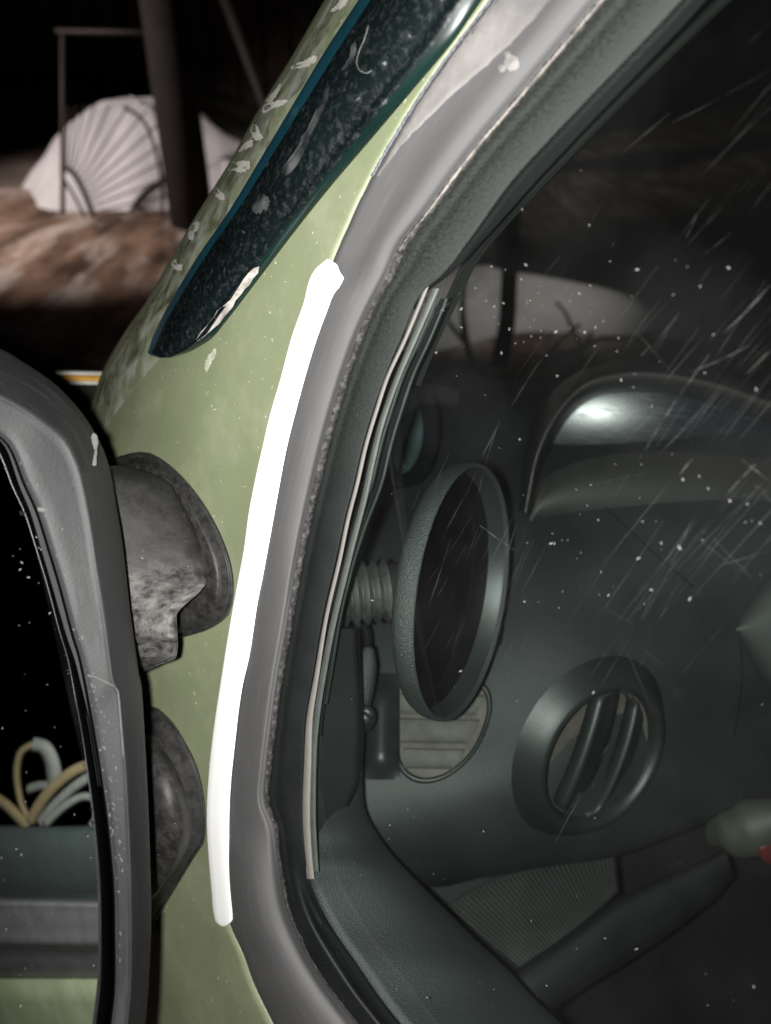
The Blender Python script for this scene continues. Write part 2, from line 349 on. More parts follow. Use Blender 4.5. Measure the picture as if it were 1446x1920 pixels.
# bare shrub in front of the bank seen through the windows
bs = ground_at(900, 720); BD = bs[1]
sh = empty('bare_tree', (bs[0], BD, 0), label='dark trunk with bare branches in front of the snow bank beyond the dashboard', category='tree')
def Bp(px, py): return far(px, py, BD)
rs = random.Random(21)
def twig(p, ang, L_, r, lev):
    pts = [np.array(p, float)]
    for _ in range(4):
        ang += rs.gauss(0, .16); pts.append(pts[-1] + np.array([math.cos(ang), -math.sin(ang)]) * L_ / 4)
    tube('branch', [far(q[0], q[1], BD + .12 * rs.uniform(-1, 1)) if False else far(q[0], q[1], BD + .05 * lev) for q in pts], [r, r * .55], M['darkwood'], sh, 6, 9)
    if lev < 3:
        for k_ in range(3 if lev < 2 else 2):
            q = pts[rs.choice((1, 2, 3, 4))]; twig(q, ang + rs.choice((-1, 1)) * rs.uniform(.35, .9), L_ * rs.uniform(.5, .75), r * .6, lev + 1)
tube('trunk', [far(x, y, BD + .1) for x, y in ((932, 755), (936, 690), (950, 610), (955, 520), (962, 380))], [.046, .036, .032, .030], M['darkwood'], sh, 10, 16)
for x, a_, L_, r in ((892, 1.5, 210, .022), (955, .85, 210, .022), (1000, .78, 170, .018), (812, 1.7, 170, .016), (985, .4, 120, .014)): twig((x, 750), a_, L_, r, 2)

# ------------------------------------------------------------------ the car
car = empty('car', (0.1, .35, 0), label='olive green car seen along its front pillar with scuffed paint and dusty window', category='car')
fS = fy([(705, -160), (608, 0), (547, 105), (480, 213), (433, 300), (370, 400), (317, 490), (270, 572), (245, 606), (220, 645), (195, 690), (178, 735), (160, 800), (140, 900), (120, 1050), (105, 1300), (95, 1600), (85, 1950), (80, 2080)])
fG0 = fy([(1045, -160), (918, 0), (893, 33), (830, 117), (767, 210), (693, 337), (645, 440), (620, 500), (603, 560), (575, 640), (545, 745), (520, 850), (502, 950), (484, 1060), (462, 1180), (445, 1290), (428, 1420), (419, 1530), (420, 1620), (426, 1690), (432, 1733), (458, 1793), (476, 1843), (513, 1920), (580, 2050)])
fG1 = fy([(1270, -160), (1128, 0), (1066, 74), (992, 161), (884, 288), (800, 400), (757, 455), (728, 515), (693, 580), (667, 640), (623, 773), (590, 900), (560, 1033), (537, 1167), (517, 1280), (506, 1363), (497, 1440), (494, 1505), (512, 1550), (520, 1607), (537, 1700), (570, 1780), (613, 1850), (663, 1915), (740, 2020)])
fF = fy([(1455, -160), (1279, 0), (1239, 44), (1175, 111), (1101, 188), (1024, 269), (960, 340), (880, 450), (827, 518), (795, 545), (753, 633), (722, 707), (701, 767), (681, 833), (664, 907), (647, 973), (630, 1050), (606, 1153), (586, 1273), (573, 1347), (569, 1440), (567, 1493), (568, 1547), (574, 1613), (580, 1650), (613, 1723), (667, 1803), (713, 1870), (753, 1920), (840, 2020)])
WB = .62
def hbody(u):
    q = max(0., 1 - u / WB); h = -.050 * (1 - math.sqrt(max(0, 1 - q * q)))
    if u > .8: h += .0010 * (1 - math.cos((u - .8) / .2 * math.pi)) / 2
    return h
def body_h(px, py): s, g = fS(py), fG0(py); return hbody((px - s) / (g - s))
def BODY(px, py, dh=0.): return SP(px, py, body_h(px, py) + dh)
ys = np.linspace(-150, 2070, 150)
rows = []
for y in ys:
    s, g = fS(y), fG0(y); row = [SP(s + 40, y, -.16), SP(s + 8, y, -.09)]
    for i in range(40):
        u = (i / 39) ** 1.5; row.append(SP(s + (g - s) * u, y, hbody(u)))
    row.append(SP(g + 14, y, -.004)); rows.append(row)
body = grid('body_panel', rows, M['paint'], car); solid(body, .0012)
# bare chips along the pillar edge
def patch(name, pts, m, parent, dh, fn=BODY, jag=3, z=None):
    c = np.mean(pts, axis=0); P = curve(pts, 30, True) + rng.normal(0, jag * .35, (30, 2))
    V = [fn(c[0], c[1], dh * 1.25)] + [fn(p[0], p[1], dh) for p in P] + [fn(p[0], p[1], -.0002) for p in P]
    Fc = [(0, 1 + i, 1 + (i + 1) % 30) for i in range(30)] + [(1 + i, 31 + i, 31 + (i + 1) % 30, 1 + (i + 1) % 30) for i in range(30)]
    return obj(name, V, Fc, m, parent, face_cam=True, smooth=False)
for pts in [[(620, 22), (640, 0), (652, -8), (648, 10), (632, 18)], [(544, 128), (565, 116), (592, 104), (590, 118), (562, 128)], [(492, 205), (505, 192), (538, 188), (530, 198), (510, 204), (494, 214)],
            [(498, 190), (512, 172), (527, 158), (522, 175), (510, 190)], [(470, 245), (480, 234), (492, 258), (480, 263)],
            [(446, 285), (462, 266), (476, 262), (470, 275), (455, 282)], [(428, 318), (432, 306), (447, 303), (468, 303), (466, 318), (450, 324), (438, 320)], [(399, 358), (408, 353), (422, 370), (414, 376)],
            [(352, 440), (364, 418), (374, 416), (372, 430), (364, 436), (362, 452)], [(322, 498), (328, 487), (334, 496), (342, 496), (340, 506), (332, 507)], [(385, 690), (390, 668), (404, 652), (404, 668), (394, 684), (388, 698)]]:
    patch('paint_chip', pts, M['chip'] if pts[0][0] != 385 else M['scuff'], body, .0004)
M['edgedirt'] = mat_streak('edge_scuffs', .22, 90)
rows = []
for y in np.linspace(-120, 900, 90):
    s_, g_ = fS(y), fG0(y); row = []
    for q in range(9):
        x = s_ + 3 + (62 if y < 560 else 95 * sm(900, 620, y) + 10) * q / 8; row.append(BODY(x, y, .0002 if 0 < q < 8 else -.0001))
    rows.append(row)
grid('edge_scuffs', rows, M['edgedirt'], body)
M['grime'] = mat_streak('dark_grime', .75, 75, (.055, .058, .034), .40, .66)
rows = []
for y in np.linspace(-120, 760, 90):
    s_, g_ = fS(y), fG0(y); rows.append([BODY(s_ + 2 + 48 * q / 6 * (1 + .25 * math.sin(y * .05)), y, .00012 if 0 < q < 6 else -.0001) for q in range(7)])
grid('edge_grime', rows, M['grime'], body)
# outer door gasket
def loft(name, fa, fb, prof, m, y0, y1, n, k=14, hfun=None, parent=car, under=.01):
    rows = []
    for y in np.linspace(y0, y1, n):
        a, b_ = fa(y), fb(y); rows.append([SP(a + (b_ - a) * j / (k - 1), y, prof(j / (k - 1), y)) for j in range(k)])
    return grid(name, rows, m, parent)
def gprof(u, y):
    edge = min(1, u / .06) ** .5
    ln = sm(850, 1350, y); lo = (.0055 - .003 * ln) * edge + .0035 * (1 - .6 * ln) * math.sin(math.pi * min(1, max(0, u)) ** 1.2) + .0135 * ln * u
    # above the joint the flap is flat and wide with a round bead on its right
    flat = .0035 * edge + (.0030 * math.exp(-((u - .68) / .2) ** 2))
    bottom = .001 * edge + .0165 * math.sin(math.pi * min(1, .04 + u * .86)) ** .9 + .004 * u
    w1 = sm(470, 560, y); w2 = sm(1480, 1700, y)
    h = flat * (1 - w1) + lo * w1 * (1 - w2) + bottom * w2
    return h - .004 * sm(.86, 1.0, u)
jit = fy([(0, -160), (0, 0)] + [(random.uniform(-1.2, 1.2), y) for y in range(30, 480, 11)] + [(0, 500), (0, 2100)])
rows = []
for y in np.linspace(-150, 2070, 260):
    a, b_ = fG0(y) + jit(y), fG1(y)
    row = [SP(a - 1, y, -.003)] + [SP(a + (b_ - a) * j / 27, y, gprof(j / 27, y)) for j in range(28)] + [SP(b_ + 4, y, -.006)]
    rows.append(row)
gask = grid('window_gasket', rows, M['rubber'], car)
# grease-smeared strip and torn joint on the upper flap
# flattened pale smear of sealant along the upper flap and the blue adhesive on its edge
def ribbon_on(name, fa, fb, y0, y1, n, hf, m, parent, k=6, jx=0, lift=.0004):
    rows = []
    for y in np.linspace(y0, y1, n):
        j = random.uniform(-jx, jx); a, b_ = fa(y) + j, fb(y) + random.uniform(-jx, jx)
        rows.append([SP(a + (b_ - a) * q / (k - 1), y, hf(a + (b_ - a) * q / (k - 1), y) + (lift if 0 < q < k - 1 else 0)) for q in range(k)])
    return grid(name, rows, m, parent)
def gh(x, y): return gprof(min(1, max(0, (x - fG0(y)) / (fG1(y) - fG0(y)))), y)
M['sealant'] = mat('dried_sealant', (.125, .118, .115), .75, .2, 60, bump=.3, bscale=300, dust=(.085, .085, .088), dcut=.5, dsoft=.3, damt=.8, dscale=30)
M['blueedge'] = mat('blue_adhesive', (.078, .08, .10), .6, .25, 120)
ribbon_on('adhesive_edge', lambda y: fG0(y) - 2, lambda y: fG0(y) + 4, -140, 330, 120, lambda x, y: .0034, M['blueedge'], gask, 4, 1.0, .0003)
ribbon_on('sealant_smear', lambda y: fG0(y) + 10, lambda y: fG0(y) + 10 + 95 * sm(330, 20, y) + 6, -140, 330, 60, gh, M['sealant'], gask, 8, 2, .0005)
for (x, y, r) in [(960, 118, 14), (942, 128, 7), (952, 103, 6)]:
    c = SP(x, y, gh(x, y) + .0005); pts = [(x + r * math.cos(t), y + r * 1.1 * math.sin(t)) for t in np.linspace(0, 6.28, 9)[:-1]]
    patch('sealant_blob', pts, M['sealant'], gask, .0016, fn=lambda px, py, dh: SP(px, py, gh(px, py) + dh), jag=2)
# weathered lip between gasket and frame
rows = []
for y in np.linspace(-150, 2070, 420):
    b_ = fG1(y); w = 26 * (1 - .45 * sm(1500, 1600, y)); j0 = random.uniform(-2, 2)
    rows.append([SP(b_ - w * .45 + w * q / 6 + (j0 if q in (0, 6) else 0), y, -.002 + .0035 * math.sin(math.pi * q / 6) + (random.uniform(-.0013, .0013) if 0 < q < 6 else -.003)) for q in range(7)])
grid('gasket_lip', rows, M['crust'], car)
# pale worn ridge along the upper part of the lip
M['ridge'] = mat('worn_pale_ridge', (.21, .19, .175), .85, .2, 200, bump=.8, bscale=700, dust=(.08, .075, .07), dcut=.5, dsoft=.1, damt=.9, dscale=250)
rows = []
for y in np.linspace(-140, 470, 150):
    b_ = fG1(y); w = 9 * (1 - sm(330, 470, y)) + 2; rows.append([SP(b_ + 1 - w / 2 + w * q / 4 + random.uniform(-1, 1), y, .0015 + .0025 * math.sin(math.pi * q / 4) - (.002 if q in (0, 4) else 0)) for q in range(5)])
grid('lip_ridge', rows, M['ridge'], car)
# inner frame band
def fprof(u, y):
    w = sm(1600, 1760, y); base = -.003 + .0018 * math.sin(math.pi * u) - .0012 * math.exp(-((u - .3) / .06) ** 2)
    low = -.003 - .010 * sm(.45, .8, u)
    return base * (1 - w) + low * w
rows = []
for y in np.linspace(-150, 2070, 220):
    a, b_ = fG1(y) + 4, fF(y); rows.append([SP(a + (b_ - a) * j / 15, y, fprof(j / 15, y)) for j in range(16)] + [SP(b_ + 1, y, -.012)])
grid('window_frame', rows, M['frame_dusty'], car)
rows = []
for y in np.linspace(1580, 2070, 60):
    a, b_ = fG1(y) + 4, fF(y); w = sm(1580, 1720, y); u0 = 1 - .50 * w; rows.append([SP(a + (b_ - a) * u0, y, -.014), SP(a + (b_ - a) * (u0 + .03), y, -.0105), SP(a + (b_ - a) * (u0 * .5 + .5), y, -.0115), SP(b_, y, -.013), SP(b_ + 3, y, -.05)])
grid('window_channel', rows, M['black'], car)
# black channel just inside the frame on the upper run, and the inner pillar trim
rows = []
for y in np.linspace(-150, 580, 60):
    a = fF(y); w = 40 * sm(600, 300, y) + 6; rows.append([SP(a + w * j / 5, y, -.013 - .004 * j / 5 - (.01 if j in (0,) else 0)) for j in range(6)])
grid('window_channel', rows, M['black'], car)
fT0 = fy([(1490, -160), (1316, 0), (1180, 138), (1070, 250), (960, 372), (880, 470), (845, 545), (800, 640), (770, 720)])
fT1 = fy([(1560, -160), (1383, 0), (1245, 128), (1110, 262), (960, 413), (885, 500), (850, 570), (806, 660), (776, 730)])
rows = []
for y in np.linspace(-150, 720, 60):
    a, b_ = fT0(y), fT1(y); rows.append([W(a + (b_ - a) * j / 6, y, D(a, y) + .05 + .02 * (1 - math.sin(math.pi * j / 6 * .8))) for j in range(7)])
M['pillar_in'] = mat('inner_pillar_trim', (.0062, .0070, .0060), .9, .15, 60, spec=.1, bump=.3, bscale=1200)
solid(grid('pillar_trim', rows, M['pillar_in'], car), .003)
# glass
rows = []
for y in np.linspace(-160, 2080, 50):
    a = fF(y) - 12; rows.append([SP(a + (1760 - a) * j / 30, y, -.0055) for j in range(31)])
glass = grid('window_glass', rows, M['glass'], car)
# the tape's double reflection in the glass, modelled as two coloured strips
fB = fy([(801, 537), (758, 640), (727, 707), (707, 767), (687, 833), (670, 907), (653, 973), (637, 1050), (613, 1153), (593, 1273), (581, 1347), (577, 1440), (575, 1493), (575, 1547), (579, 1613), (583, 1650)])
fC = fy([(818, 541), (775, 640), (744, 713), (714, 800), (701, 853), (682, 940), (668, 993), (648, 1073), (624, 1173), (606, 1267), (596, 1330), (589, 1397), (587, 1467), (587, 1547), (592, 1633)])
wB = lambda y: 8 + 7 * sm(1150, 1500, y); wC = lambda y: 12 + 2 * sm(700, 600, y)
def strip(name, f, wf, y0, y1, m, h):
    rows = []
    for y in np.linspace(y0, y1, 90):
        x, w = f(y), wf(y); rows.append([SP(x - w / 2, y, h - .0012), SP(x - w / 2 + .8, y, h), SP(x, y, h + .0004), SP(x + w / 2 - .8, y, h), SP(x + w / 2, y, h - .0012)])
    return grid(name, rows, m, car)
strip('tape_reflection', fB, wB, 538, 1648, M['beige'], -.0036)['label'] = 'beige reflection of the white tape, modelled as a strip along the glass edge'
strip('tape_reflection', fC, wC, 541, 1634, M['greygreen'], -.0040)['label'] = 'dimmer grey-green second reflection of the white tape, modelled as a strip'
for k_, (o_, m_) in enumerate(((19, 'black'), (27, 'frame'), (38, 'black'), (46, 'frame'))):
    rows = []
    for y in np.linspace(560, 1500 - 60 * k_, 60):
        x = fB(y) + o_ * (1 - .45 * sm(880, 1080, y)); rows.append([SP(x - 4, y, -.010 - .001 * k_), SP(x, y, -.0085 - .001 * k_), SP(x + 4, y, -.010 - .001 * k_)])
    grid('seal_lip', rows, M[m_], car)

# ------------------------------------------------------------------ white tape on the pillar beside the gasket
tapeL = fy([(613, 486), (592, 504), (568, 573), (548, 629), (527, 707), (505, 783), (492, 840), (480, 893), (467, 960), (457, 1033), (443, 1107), (430, 1180), (414, 1280), (403, 1353), (393, 1440), (388, 1533), (392, 1613), (397, 1670), (402, 1717), (407, 1731), (416, 1737)])
tapeR = fy([(617, 486), (630, 495), (637, 510), (645, 523), (634, 559), (617, 602), (601, 646), (583, 697), (560, 773), (545, 830), (530, 907), (515, 983), (500, 1050), (484, 1125), (467, 1233), (455, 1285), (448, 1330), (440, 1400), (433, 1467), (430, 1533), (430, 1593), (433, 1640), (437, 1687), (437, 1722), (430, 1732), (422, 1737)])
tloc = SP(500, 1000, 0)
tape = empty('white_tape', tloc, label='long curved bright white tape strip beside the window gasket', category='tape')
yy = np.concatenate([np.linspace(486, 530, 16), np.linspace(536, 1700, 140), np.linspace(1704, 1737, 14)])
def th(x, y):
    g = fG0(y); return max(body_h(min(x, g), y), -.004) + .0012 + (.0042 * sm(-40, 8, x - g))
rows = []
for y in yy:
    a, b_ = tapeL(y), tapeR(y); e = 0 if y in (yy[0], yy[-1]) else 1
    rows.append([SP(a + (b_ - a) * q / 9, y, th(a + (b_ - a) * q / 9, y) + (.0005 * e if 0 < q < 9 else -.0004)) for q in range(10)])
grid('tape_strip', rows, M['tape'], tape)

# ------------------------------------------------------------------ smoked wind deflector on the pillar
fDL = fy([(775, -160), (672, 0), (613, 90), (547, 200), (480, 312), (433, 390), (363, 493), (310, 583), (287, 630), (280, 652), (279, 664), (296, 671)])
fDR = fy([(1036, -160), (903, 0), (847, 80), (780, 160), (693, 263), (613, 357), (547, 440), (480, 528), (420, 606), (393, 637), (373, 650), (350, 662), (320, 671)])
DLn = fDL
defl = empty('wind_deflector', BODY(480, 420), car)
def dprof(u):                    # a shallow arch that steps down to a lip on the right
    return .0015 + .0105 * math.sin(math.pi * min(1, u * .95 + .04) ** .8) ** .8 + .003 * sm(.75, .8, u)
def dh_at(x, y): return body_h(x, y)
yy = np.concatenate([np.linspace(-150, 600, 70), np.linspace(606, 671, 22)])
def dpart(name, u0, u1, m, k, lift=0.):
    rows = []
    for y in yy:
        a, b_ = fDL(y), fDR(y); tip = min(1, (672 - y) / 45) ** .5
        row = []
        for q in range(k):
            u = u0 + (u1 - u0) * q / (k - 1); x = a + (b_ - a) * u
            row.append(SP(x, y, dh_at(x, y) + dprof(u) * (.35 + .65 * tip) + lift))
        if u1 == 1: row.append(SP(b_, y, dh_at(b_, y) + .001))
        if u0 == 0: row.insert(0, SP(a, y, dh_at(a, y) - .001))
        rows.append(row)
    return grid(name, rows, m, defl)
dpart('teal_edge', 0, .10, M['teal'], 5); dpart('smoked_blade', .10, .86, M['deflector'], 24); dpart('lip', .86, 1, M['greenedge'], 6)
def DEF(px, py, dh):
    a, b_ = fDL(py), fDR(py); u = min(1, max(0, (px - a) / (b_ - a))); tip = min(1, max(0.01, (672 - py)) / 45) ** .5
    return SP(px, py, dh_at(px, py) + dprof(u) * (.35 + .65 * tip) + dh)
M['wornedge'] = mat('worn_pale_edge', (.26, .24, .22), .8, .3, 300, dust=(.05, .045, .045), dcut=.5, dsoft=.2, damt=.9, dscale=200)
def dpatch(pts, m, jag=3): patch('scuff_mark', pts, m, defl, .0003, fn=DEF, jag=jag)
dpatch([(488, 500), (480, 518), (455, 548), (430, 582), (404, 612), (372, 640), (362, 648), (372, 628), (398, 596), (412, 578), (440, 556), (448, 540), (468, 510)], M['wornedge'])
M['smear'] = mat_streak('grey_smear', .10, 90)
for pts in [[(655, 100), (664, 78), (668, 90), (660, 118), (640, 132), (648, 122)], [(560, 270), (590, 215), (620, 155), (612, 190), (585, 250), (562, 300), (530, 335), (520, 330), (545, 300)], [(470, 390), (480, 365), (505, 372), (500, 392), (480, 400)], [(452, 432), (466, 440), (478, 430), (470, 448)], [(716, 192), (724, 186), (726, 193), (719, 198)]]:
    dpatch(pts, M['smear'], 4)
tube('hair', [DEF(x, y, .0008) for x, y in [(691, 48), (684, 72), (673, 98), (669, 118), (675, 132), (688, 137), (697, 132)]], .00016, M['speck'], defl, 5, 26)

# ------------------------------------------------------------------ hood with pinstripe beyond the pillar
rows = [[W(x, y + .00012 * (x - 90) ** 2, .74 + (760 - y) * .0004) for x in np.linspace(-160, 260, 16)] for y in (692, 700, 730, 800, 900, 1100)]
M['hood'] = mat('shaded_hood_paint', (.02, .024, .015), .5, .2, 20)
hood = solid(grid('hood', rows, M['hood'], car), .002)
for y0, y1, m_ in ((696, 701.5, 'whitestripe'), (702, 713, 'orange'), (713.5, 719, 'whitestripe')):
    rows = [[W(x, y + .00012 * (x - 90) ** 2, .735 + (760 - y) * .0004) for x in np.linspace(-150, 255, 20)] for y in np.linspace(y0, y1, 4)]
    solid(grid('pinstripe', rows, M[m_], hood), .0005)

# ------------------------------------------------------------------ side mirror
MN = np.array([.75, .10, -.653]); MN /= np.linalg.norm(MN)
MC = cpt(60, 1300, .285); MD = MN @ MC
def mirror_d(px, py, h=0.): u, v = uv(px, py); return (MD + h) / (MN @ np.array([u, v, 1.0]))   # h toward the viewer
def MP(px, py, h=0.): return W(px, py, mirror_d(px, py, h))
mir = empty('side_mirror', MP(150, 1300), car)
fMo = fy([(-260, 610), (-120, 622), (0, 654), (50, 683), (100, 717), (140, 757), (167, 793), (193, 840), (207, 883), (217, 940), (230, 1017), (243, 1133), (253, 1207), (262, 1273), (267, 1300), (277, 1480), (282, 1613), (284, 1713), (281, 1813), (273, 1920), (250, 2080)])
out_ = curve([(-420, 640), (-200, 615), (-80, 630), (0, 654), (50, 683), (100, 717), (140, 757), (167, 793), (193, 840), (207, 883), (217, 940), (230, 1017), (243, 1133), (253, 1207), (262, 1273), (267, 1300), (277, 1480), (282, 1613), (284, 1713), (281, 1813), (273, 1920), (250, 2080)], 120)
rid_ = curve([(-420, 720), (-200, 700), (-80, 715), (-20, 735), (40, 765), (85, 795), (118, 820), (137, 850), (150, 885), (160, 930), (170, 985), (182, 1070), (192, 1133), (202, 1210), (212, 1280), (222, 1300), (234, 1420), (242, 1580), (245, 1713), (245, 1830), (238, 1920), (215, 2080)], 120)
inn_ = curve([(-420, 790), (-200, 775), (-80, 788), (-30, 805), (0, 822), (20, 847), (43, 907), (67, 960), (90, 1033), (110, 1100), (133, 1187), (147, 1233), (157, 1280), (163, 1313), (177, 1390), (193, 1497), (203, 1580), (210, 1663), (212, 1730), (212, 1847), (205, 1920), (185, 2080)], 120)
rows = []
for o_, r_, i_ in zip(out_, rid_, inn_):
    row = [MP(i_[0] + 4, i_[1] - 1, .0052), MP(i_[0] + 6, i_[1] - 2, .0062)]
    for q in (.2, .4, .6, .8, .95): p = i_ * (1 - q) + r_ * q; row.append(MP(p[0], p[1], .0065 + .0045 * q))
    row.append(MP(r_[0], r_[1], .0115))
    for q in (.1, .3, .55, .8, .93): p = r_ * (1 - q) + o_ * q; row.append(MP(p[0], p[1], .0112 - .014 * q - .012 * max(0, q - .3) ** 2))
    row += [MP(o_[0], o_[1], -.012), MP(o_[0] - 4, o_[1] + 2, -.020), MP(o_[0] - 40, o_[1] + 25, -.05), MP(o_[0] - 150, o_[1] + 60, -.085)]
    rows.append(row)
grid('mirror_housing', rows, M['plastic'], mir)
M['seal'] = mat('black_seal', (.004, .004, .004), .95, .1, spec=0)
grid('mirror_seal', [[MP(i_[0] + .5, i_[1], -.006), MP(i_[0] + .5, i_[1], .0012), MP(i_[0] + 1.5, i_[1], .0036), MP(i_[0] + 4, i_[1] - 1, .0055)] for i_ in inn_], M['seal'], mir)
# glass pane and its bevel
rows = [[MP(i_[0] * (1 - t) + (-430) * t, i_[1] + 0 * t, 0) for t in (0, .02, .3, .6, 1)] for i_ in inn_]
grid('mirror_glass', rows, M['mirror'], mir, smooth=False)
rows = []
for i_ in inn_[20:78]:
    w = 9 * math.sin(math.pi * min(1, max(0, (i_[1] - 790) / 560))) + .5
    rows.append([MP(i_[0] - 1, i_[1], .0011), MP(i_[0] - 1 - w, i_[1] + w * .3, .0008)])
grid('glass_bevel', rows, M['glassedge'], mir)
# moulded seam on the housing
tube('moulding_line', [MP(x, y, .0075 + .0035 * (x - 163) / 60 + .0002) for x, y in [(164, 1266), (180, 1270), (205, 1282), (219, 1291), (223, 1310), (227, 1360), (232, 1420)]], .00035, M['seam'], mir, 6, 24)
def hp(px, py, dh): return MP(px, py, (.0072 if px < 120 else .0100) + dh)
for pts in [[(172, 820), (178, 812), (184, 826), (182, 850), (180, 870), (174, 872), (178, 848)], [(70, 953), (80, 951), (86, 956), (78, 960)]]:
    patch('scrape', pts, M['scrape'], mir, .0008, fn=hp, jag=2)
parts = []
for i in range(45):
    y = random.uniform(860, 1900); xr = np.interp(y, inn_[:, 1], inn_[:, 0]); x = random.uniform(-10, xr - 6); r = random.choice((.5, .7, .9, 1.3)); an = random.uniform(0, 3.14); el = random.uniform(1, 3)
    V = [MP(x + r * (el * math.cos(q) * math.cos(an) - math.sin(q) * math.sin(an)), y + r * (el * math.cos(q) * math.sin(an) + math.sin(q) * math.cos(an)), .0003) for q in np.linspace(0, 2 * math.pi, 6)[:-1]]
    parts.append((V, [(0, 1, 2, 3, 4)]))
V, Fc = join_mesh(parts); o = obj('mirror_dust', V, Fc, M['speck'], mir, face_cam=True); o['kind'] = 'stuff'
fl = []
for _ in range(110):
    y = random.uniform(840, 1900) if random.random() < .5 else random.uniform(1250, 1620); xi = np.interp(y, inn_[:, 1], inn_[:, 0]); x = xi + abs(random.gauss(0, 1)) * 14 + 7
    r = random.choice((.5, .7, 1., 1.5)); an = math.radians(random.gauss(75, 25)); el = random.uniform(1, 4)
    V = [MP(x + r * (el * math.cos(q) * math.cos(an) - math.sin(q) * math.sin(an)), y + r * (el * math.cos(q) * math.sin(an) + math.sin(q) * math.cos(an)), .0066 + .0045 * min(1, (x - xi) / 42) + .0004) for q in np.linspace(0, 2 * math.pi, 7)[:-1]]
    fl.append((V, [tuple(range(6))]))
V, Fc = join_mesh(fl); o = obj('scrape_flecks', V, Fc, M['scrape'], mir, face_cam=True); o['kind'] = 'stuff'
# mounting feet
def foot(rim, mid, inner, lifts, name='mirror_foot'):
    n_ = 56; Lr = curve(rim, n_, True); Lm = curve(mid, n_, True); Li = curve(inner, n_, True)
    def lp(L, h): return [SP(p[0], p[1], body_h(p[0], p[1]) * .5 + h) for p in L]
    c = Lr.mean(0); sh_ = lambda s: c + (Lr - c) * s
    loops = [lp(Lr, -.03), lp(Lr, .004), lp(sh_(.985), .007), lp(sh_(.965), .0075), lp(sh_(.955), .006), lp(sh_(.945), .012), lp(Lm, lifts[0] * .75), lp(Lm * .85 + Li * .15, lifts[0]), lp(Lm * .5 + Li * .5, lifts[0] * .5 + lifts[1] * .5), lp(Li, lifts[1]), lp(Li * .6 + Li.mean(0) * .4, lifts[1] + .004), lp(Li * .02 + Li.mean(0) * .98, lifts[1] + .005)]
    o = grid(name, np.array(loops), M['footplastic'], mir, close_u=True, face_cam=True); return o
foot([(120, 1020), (140, 930), (190, 872), (262, 847), (310, 866), (360, 915), (400, 975), (428, 1040), (438, 1095), (432, 1145), (412, 1168), (370, 1188), (300, 1200), (200, 1190), (140, 1120)],
     [(132, 1020), (152, 944), (200, 890), (262, 868), (303, 886), (347, 932), (383, 988), (408, 1045), (416, 1100), (408, 1138), (388, 1156), (352, 1174), (295, 1185), (205, 1175), (152, 1110)],
     [(142, 1025), (162, 955), (205, 905), (258, 888), (296, 903), (335, 945), (366, 998), (386, 1052), (392, 1100), (384, 1128), (366, 1142), (335, 1155), (285, 1165), (210, 1155), (165, 1100)], (.019, .0195))
# the arm that leaves the upper foot, with its stepped lower end
xr = fy([(236, 872), (262, 880), (300, 893), (340, 940), (368, 995), (384, 1050), (387, 1090), (372, 1112), (350, 1131), (332, 1150), (331, 1165), (331, 1225), (326, 1236), (300, 1246), (262, 1262), (225, 1272)])
rows = []
for y in np.concatenate([np.linspace(873, 1145, 60), np.linspace(1149, 1228, 24), np.linspace(1231, 1271, 14)]):
    x0, x1 = 196, max(200, xr(y)); hr = .0205 + .030 * sm(1060, 1150, y); row = [SP(x0, y, .004)]
    for q in np.linspace(0, 1, 16):
        h = hr + (.060 - hr) * (1 - q) ** .9; h -= .00022 * max(0, y - 1196) + .010 * sm(1232, 1272, y) + .0035 * sm(905, 873, y); h += .0022 * math.exp(-((y - 1192) / 9) ** 2) - .004 * sm(.86, 1., q) * (.4 if y < 1100 else .8)
        h += .0028 * math.exp(-((y - 1075 + 40 * q) / 40) ** 2) * (1 - q); row.append(SP(x0 + (x1 - x0) * q, y, h))
    row += [SP(x1 + 1, y, hr - .006), SP(x1 + .5, y, .012)]; rows.append(row)
M['armplastic'] = mat('dusty_arm_plastic', (.0070, .0068, .0070), .6, .2, 40, spec=.18, dust=(.160, .154, .148), dcut=.34, dsoft=.30, damt=.8, dscale=190, bump=.15, bscale=600, speck=.07, speck_col=(.25, .24, .22), sscale=500, uvmap=True, vfade=(.048, .072, .10, 1.0))
grid('mirror_arm', rows, M['armplastic'], mir)
foot([(150, 1500), (165, 1420), (210, 1350), (275, 1322), (315, 1345), (345, 1388), (370, 1440), (383, 1500), (386, 1550), (382, 1580), (366, 1604), (335, 1655), (300, 1712), (270, 1755), (210, 1700), (165, 1600)],
     [(170, 1510), (185, 1440), (220, 1390), (275, 1372), (302, 1395), (325, 1430), (345, 1470), (358, 1520), (360, 1560), (350, 1595), (332, 1625), (310, 1655), (285, 1690), (250, 1700), (205, 1660), (178, 1590)],
     [(190, 1520), (205, 1470), (235, 1435), (275, 1425), (296, 1438), (312, 1460), (324, 1490), (331, 1530), (332, 1570), (328, 1605), (318, 1635), (302, 1660), (282, 1680), (250, 1670), (215, 1630), (196, 1580)], (.022, .034))
# stepped bracket under the upper foot
def prism(name, loop, h0, h1, m, parent, fn, bev=.93, n_=40):
    L = curve(loop, n_, True); c = L.mean(0)
    loops = [[fn(p[0], p[1], h0) for p in L], [fn(p[0], p[1], h1 - .003) for p in L], [fn(*(c + (p - c) * (1 - (1 - bev) * .35)), h1 - .0008) for p in L], [fn(*(c + (p - c) * bev), h1) for p in L], [fn(*(c + (p - c) * .5), h1 + .001) for p in L], [fn(*(c + (p - c) * .01), h1 + .001) for p in L]]
    return grid(name, np.array(loops), m, parent, close_u=True)

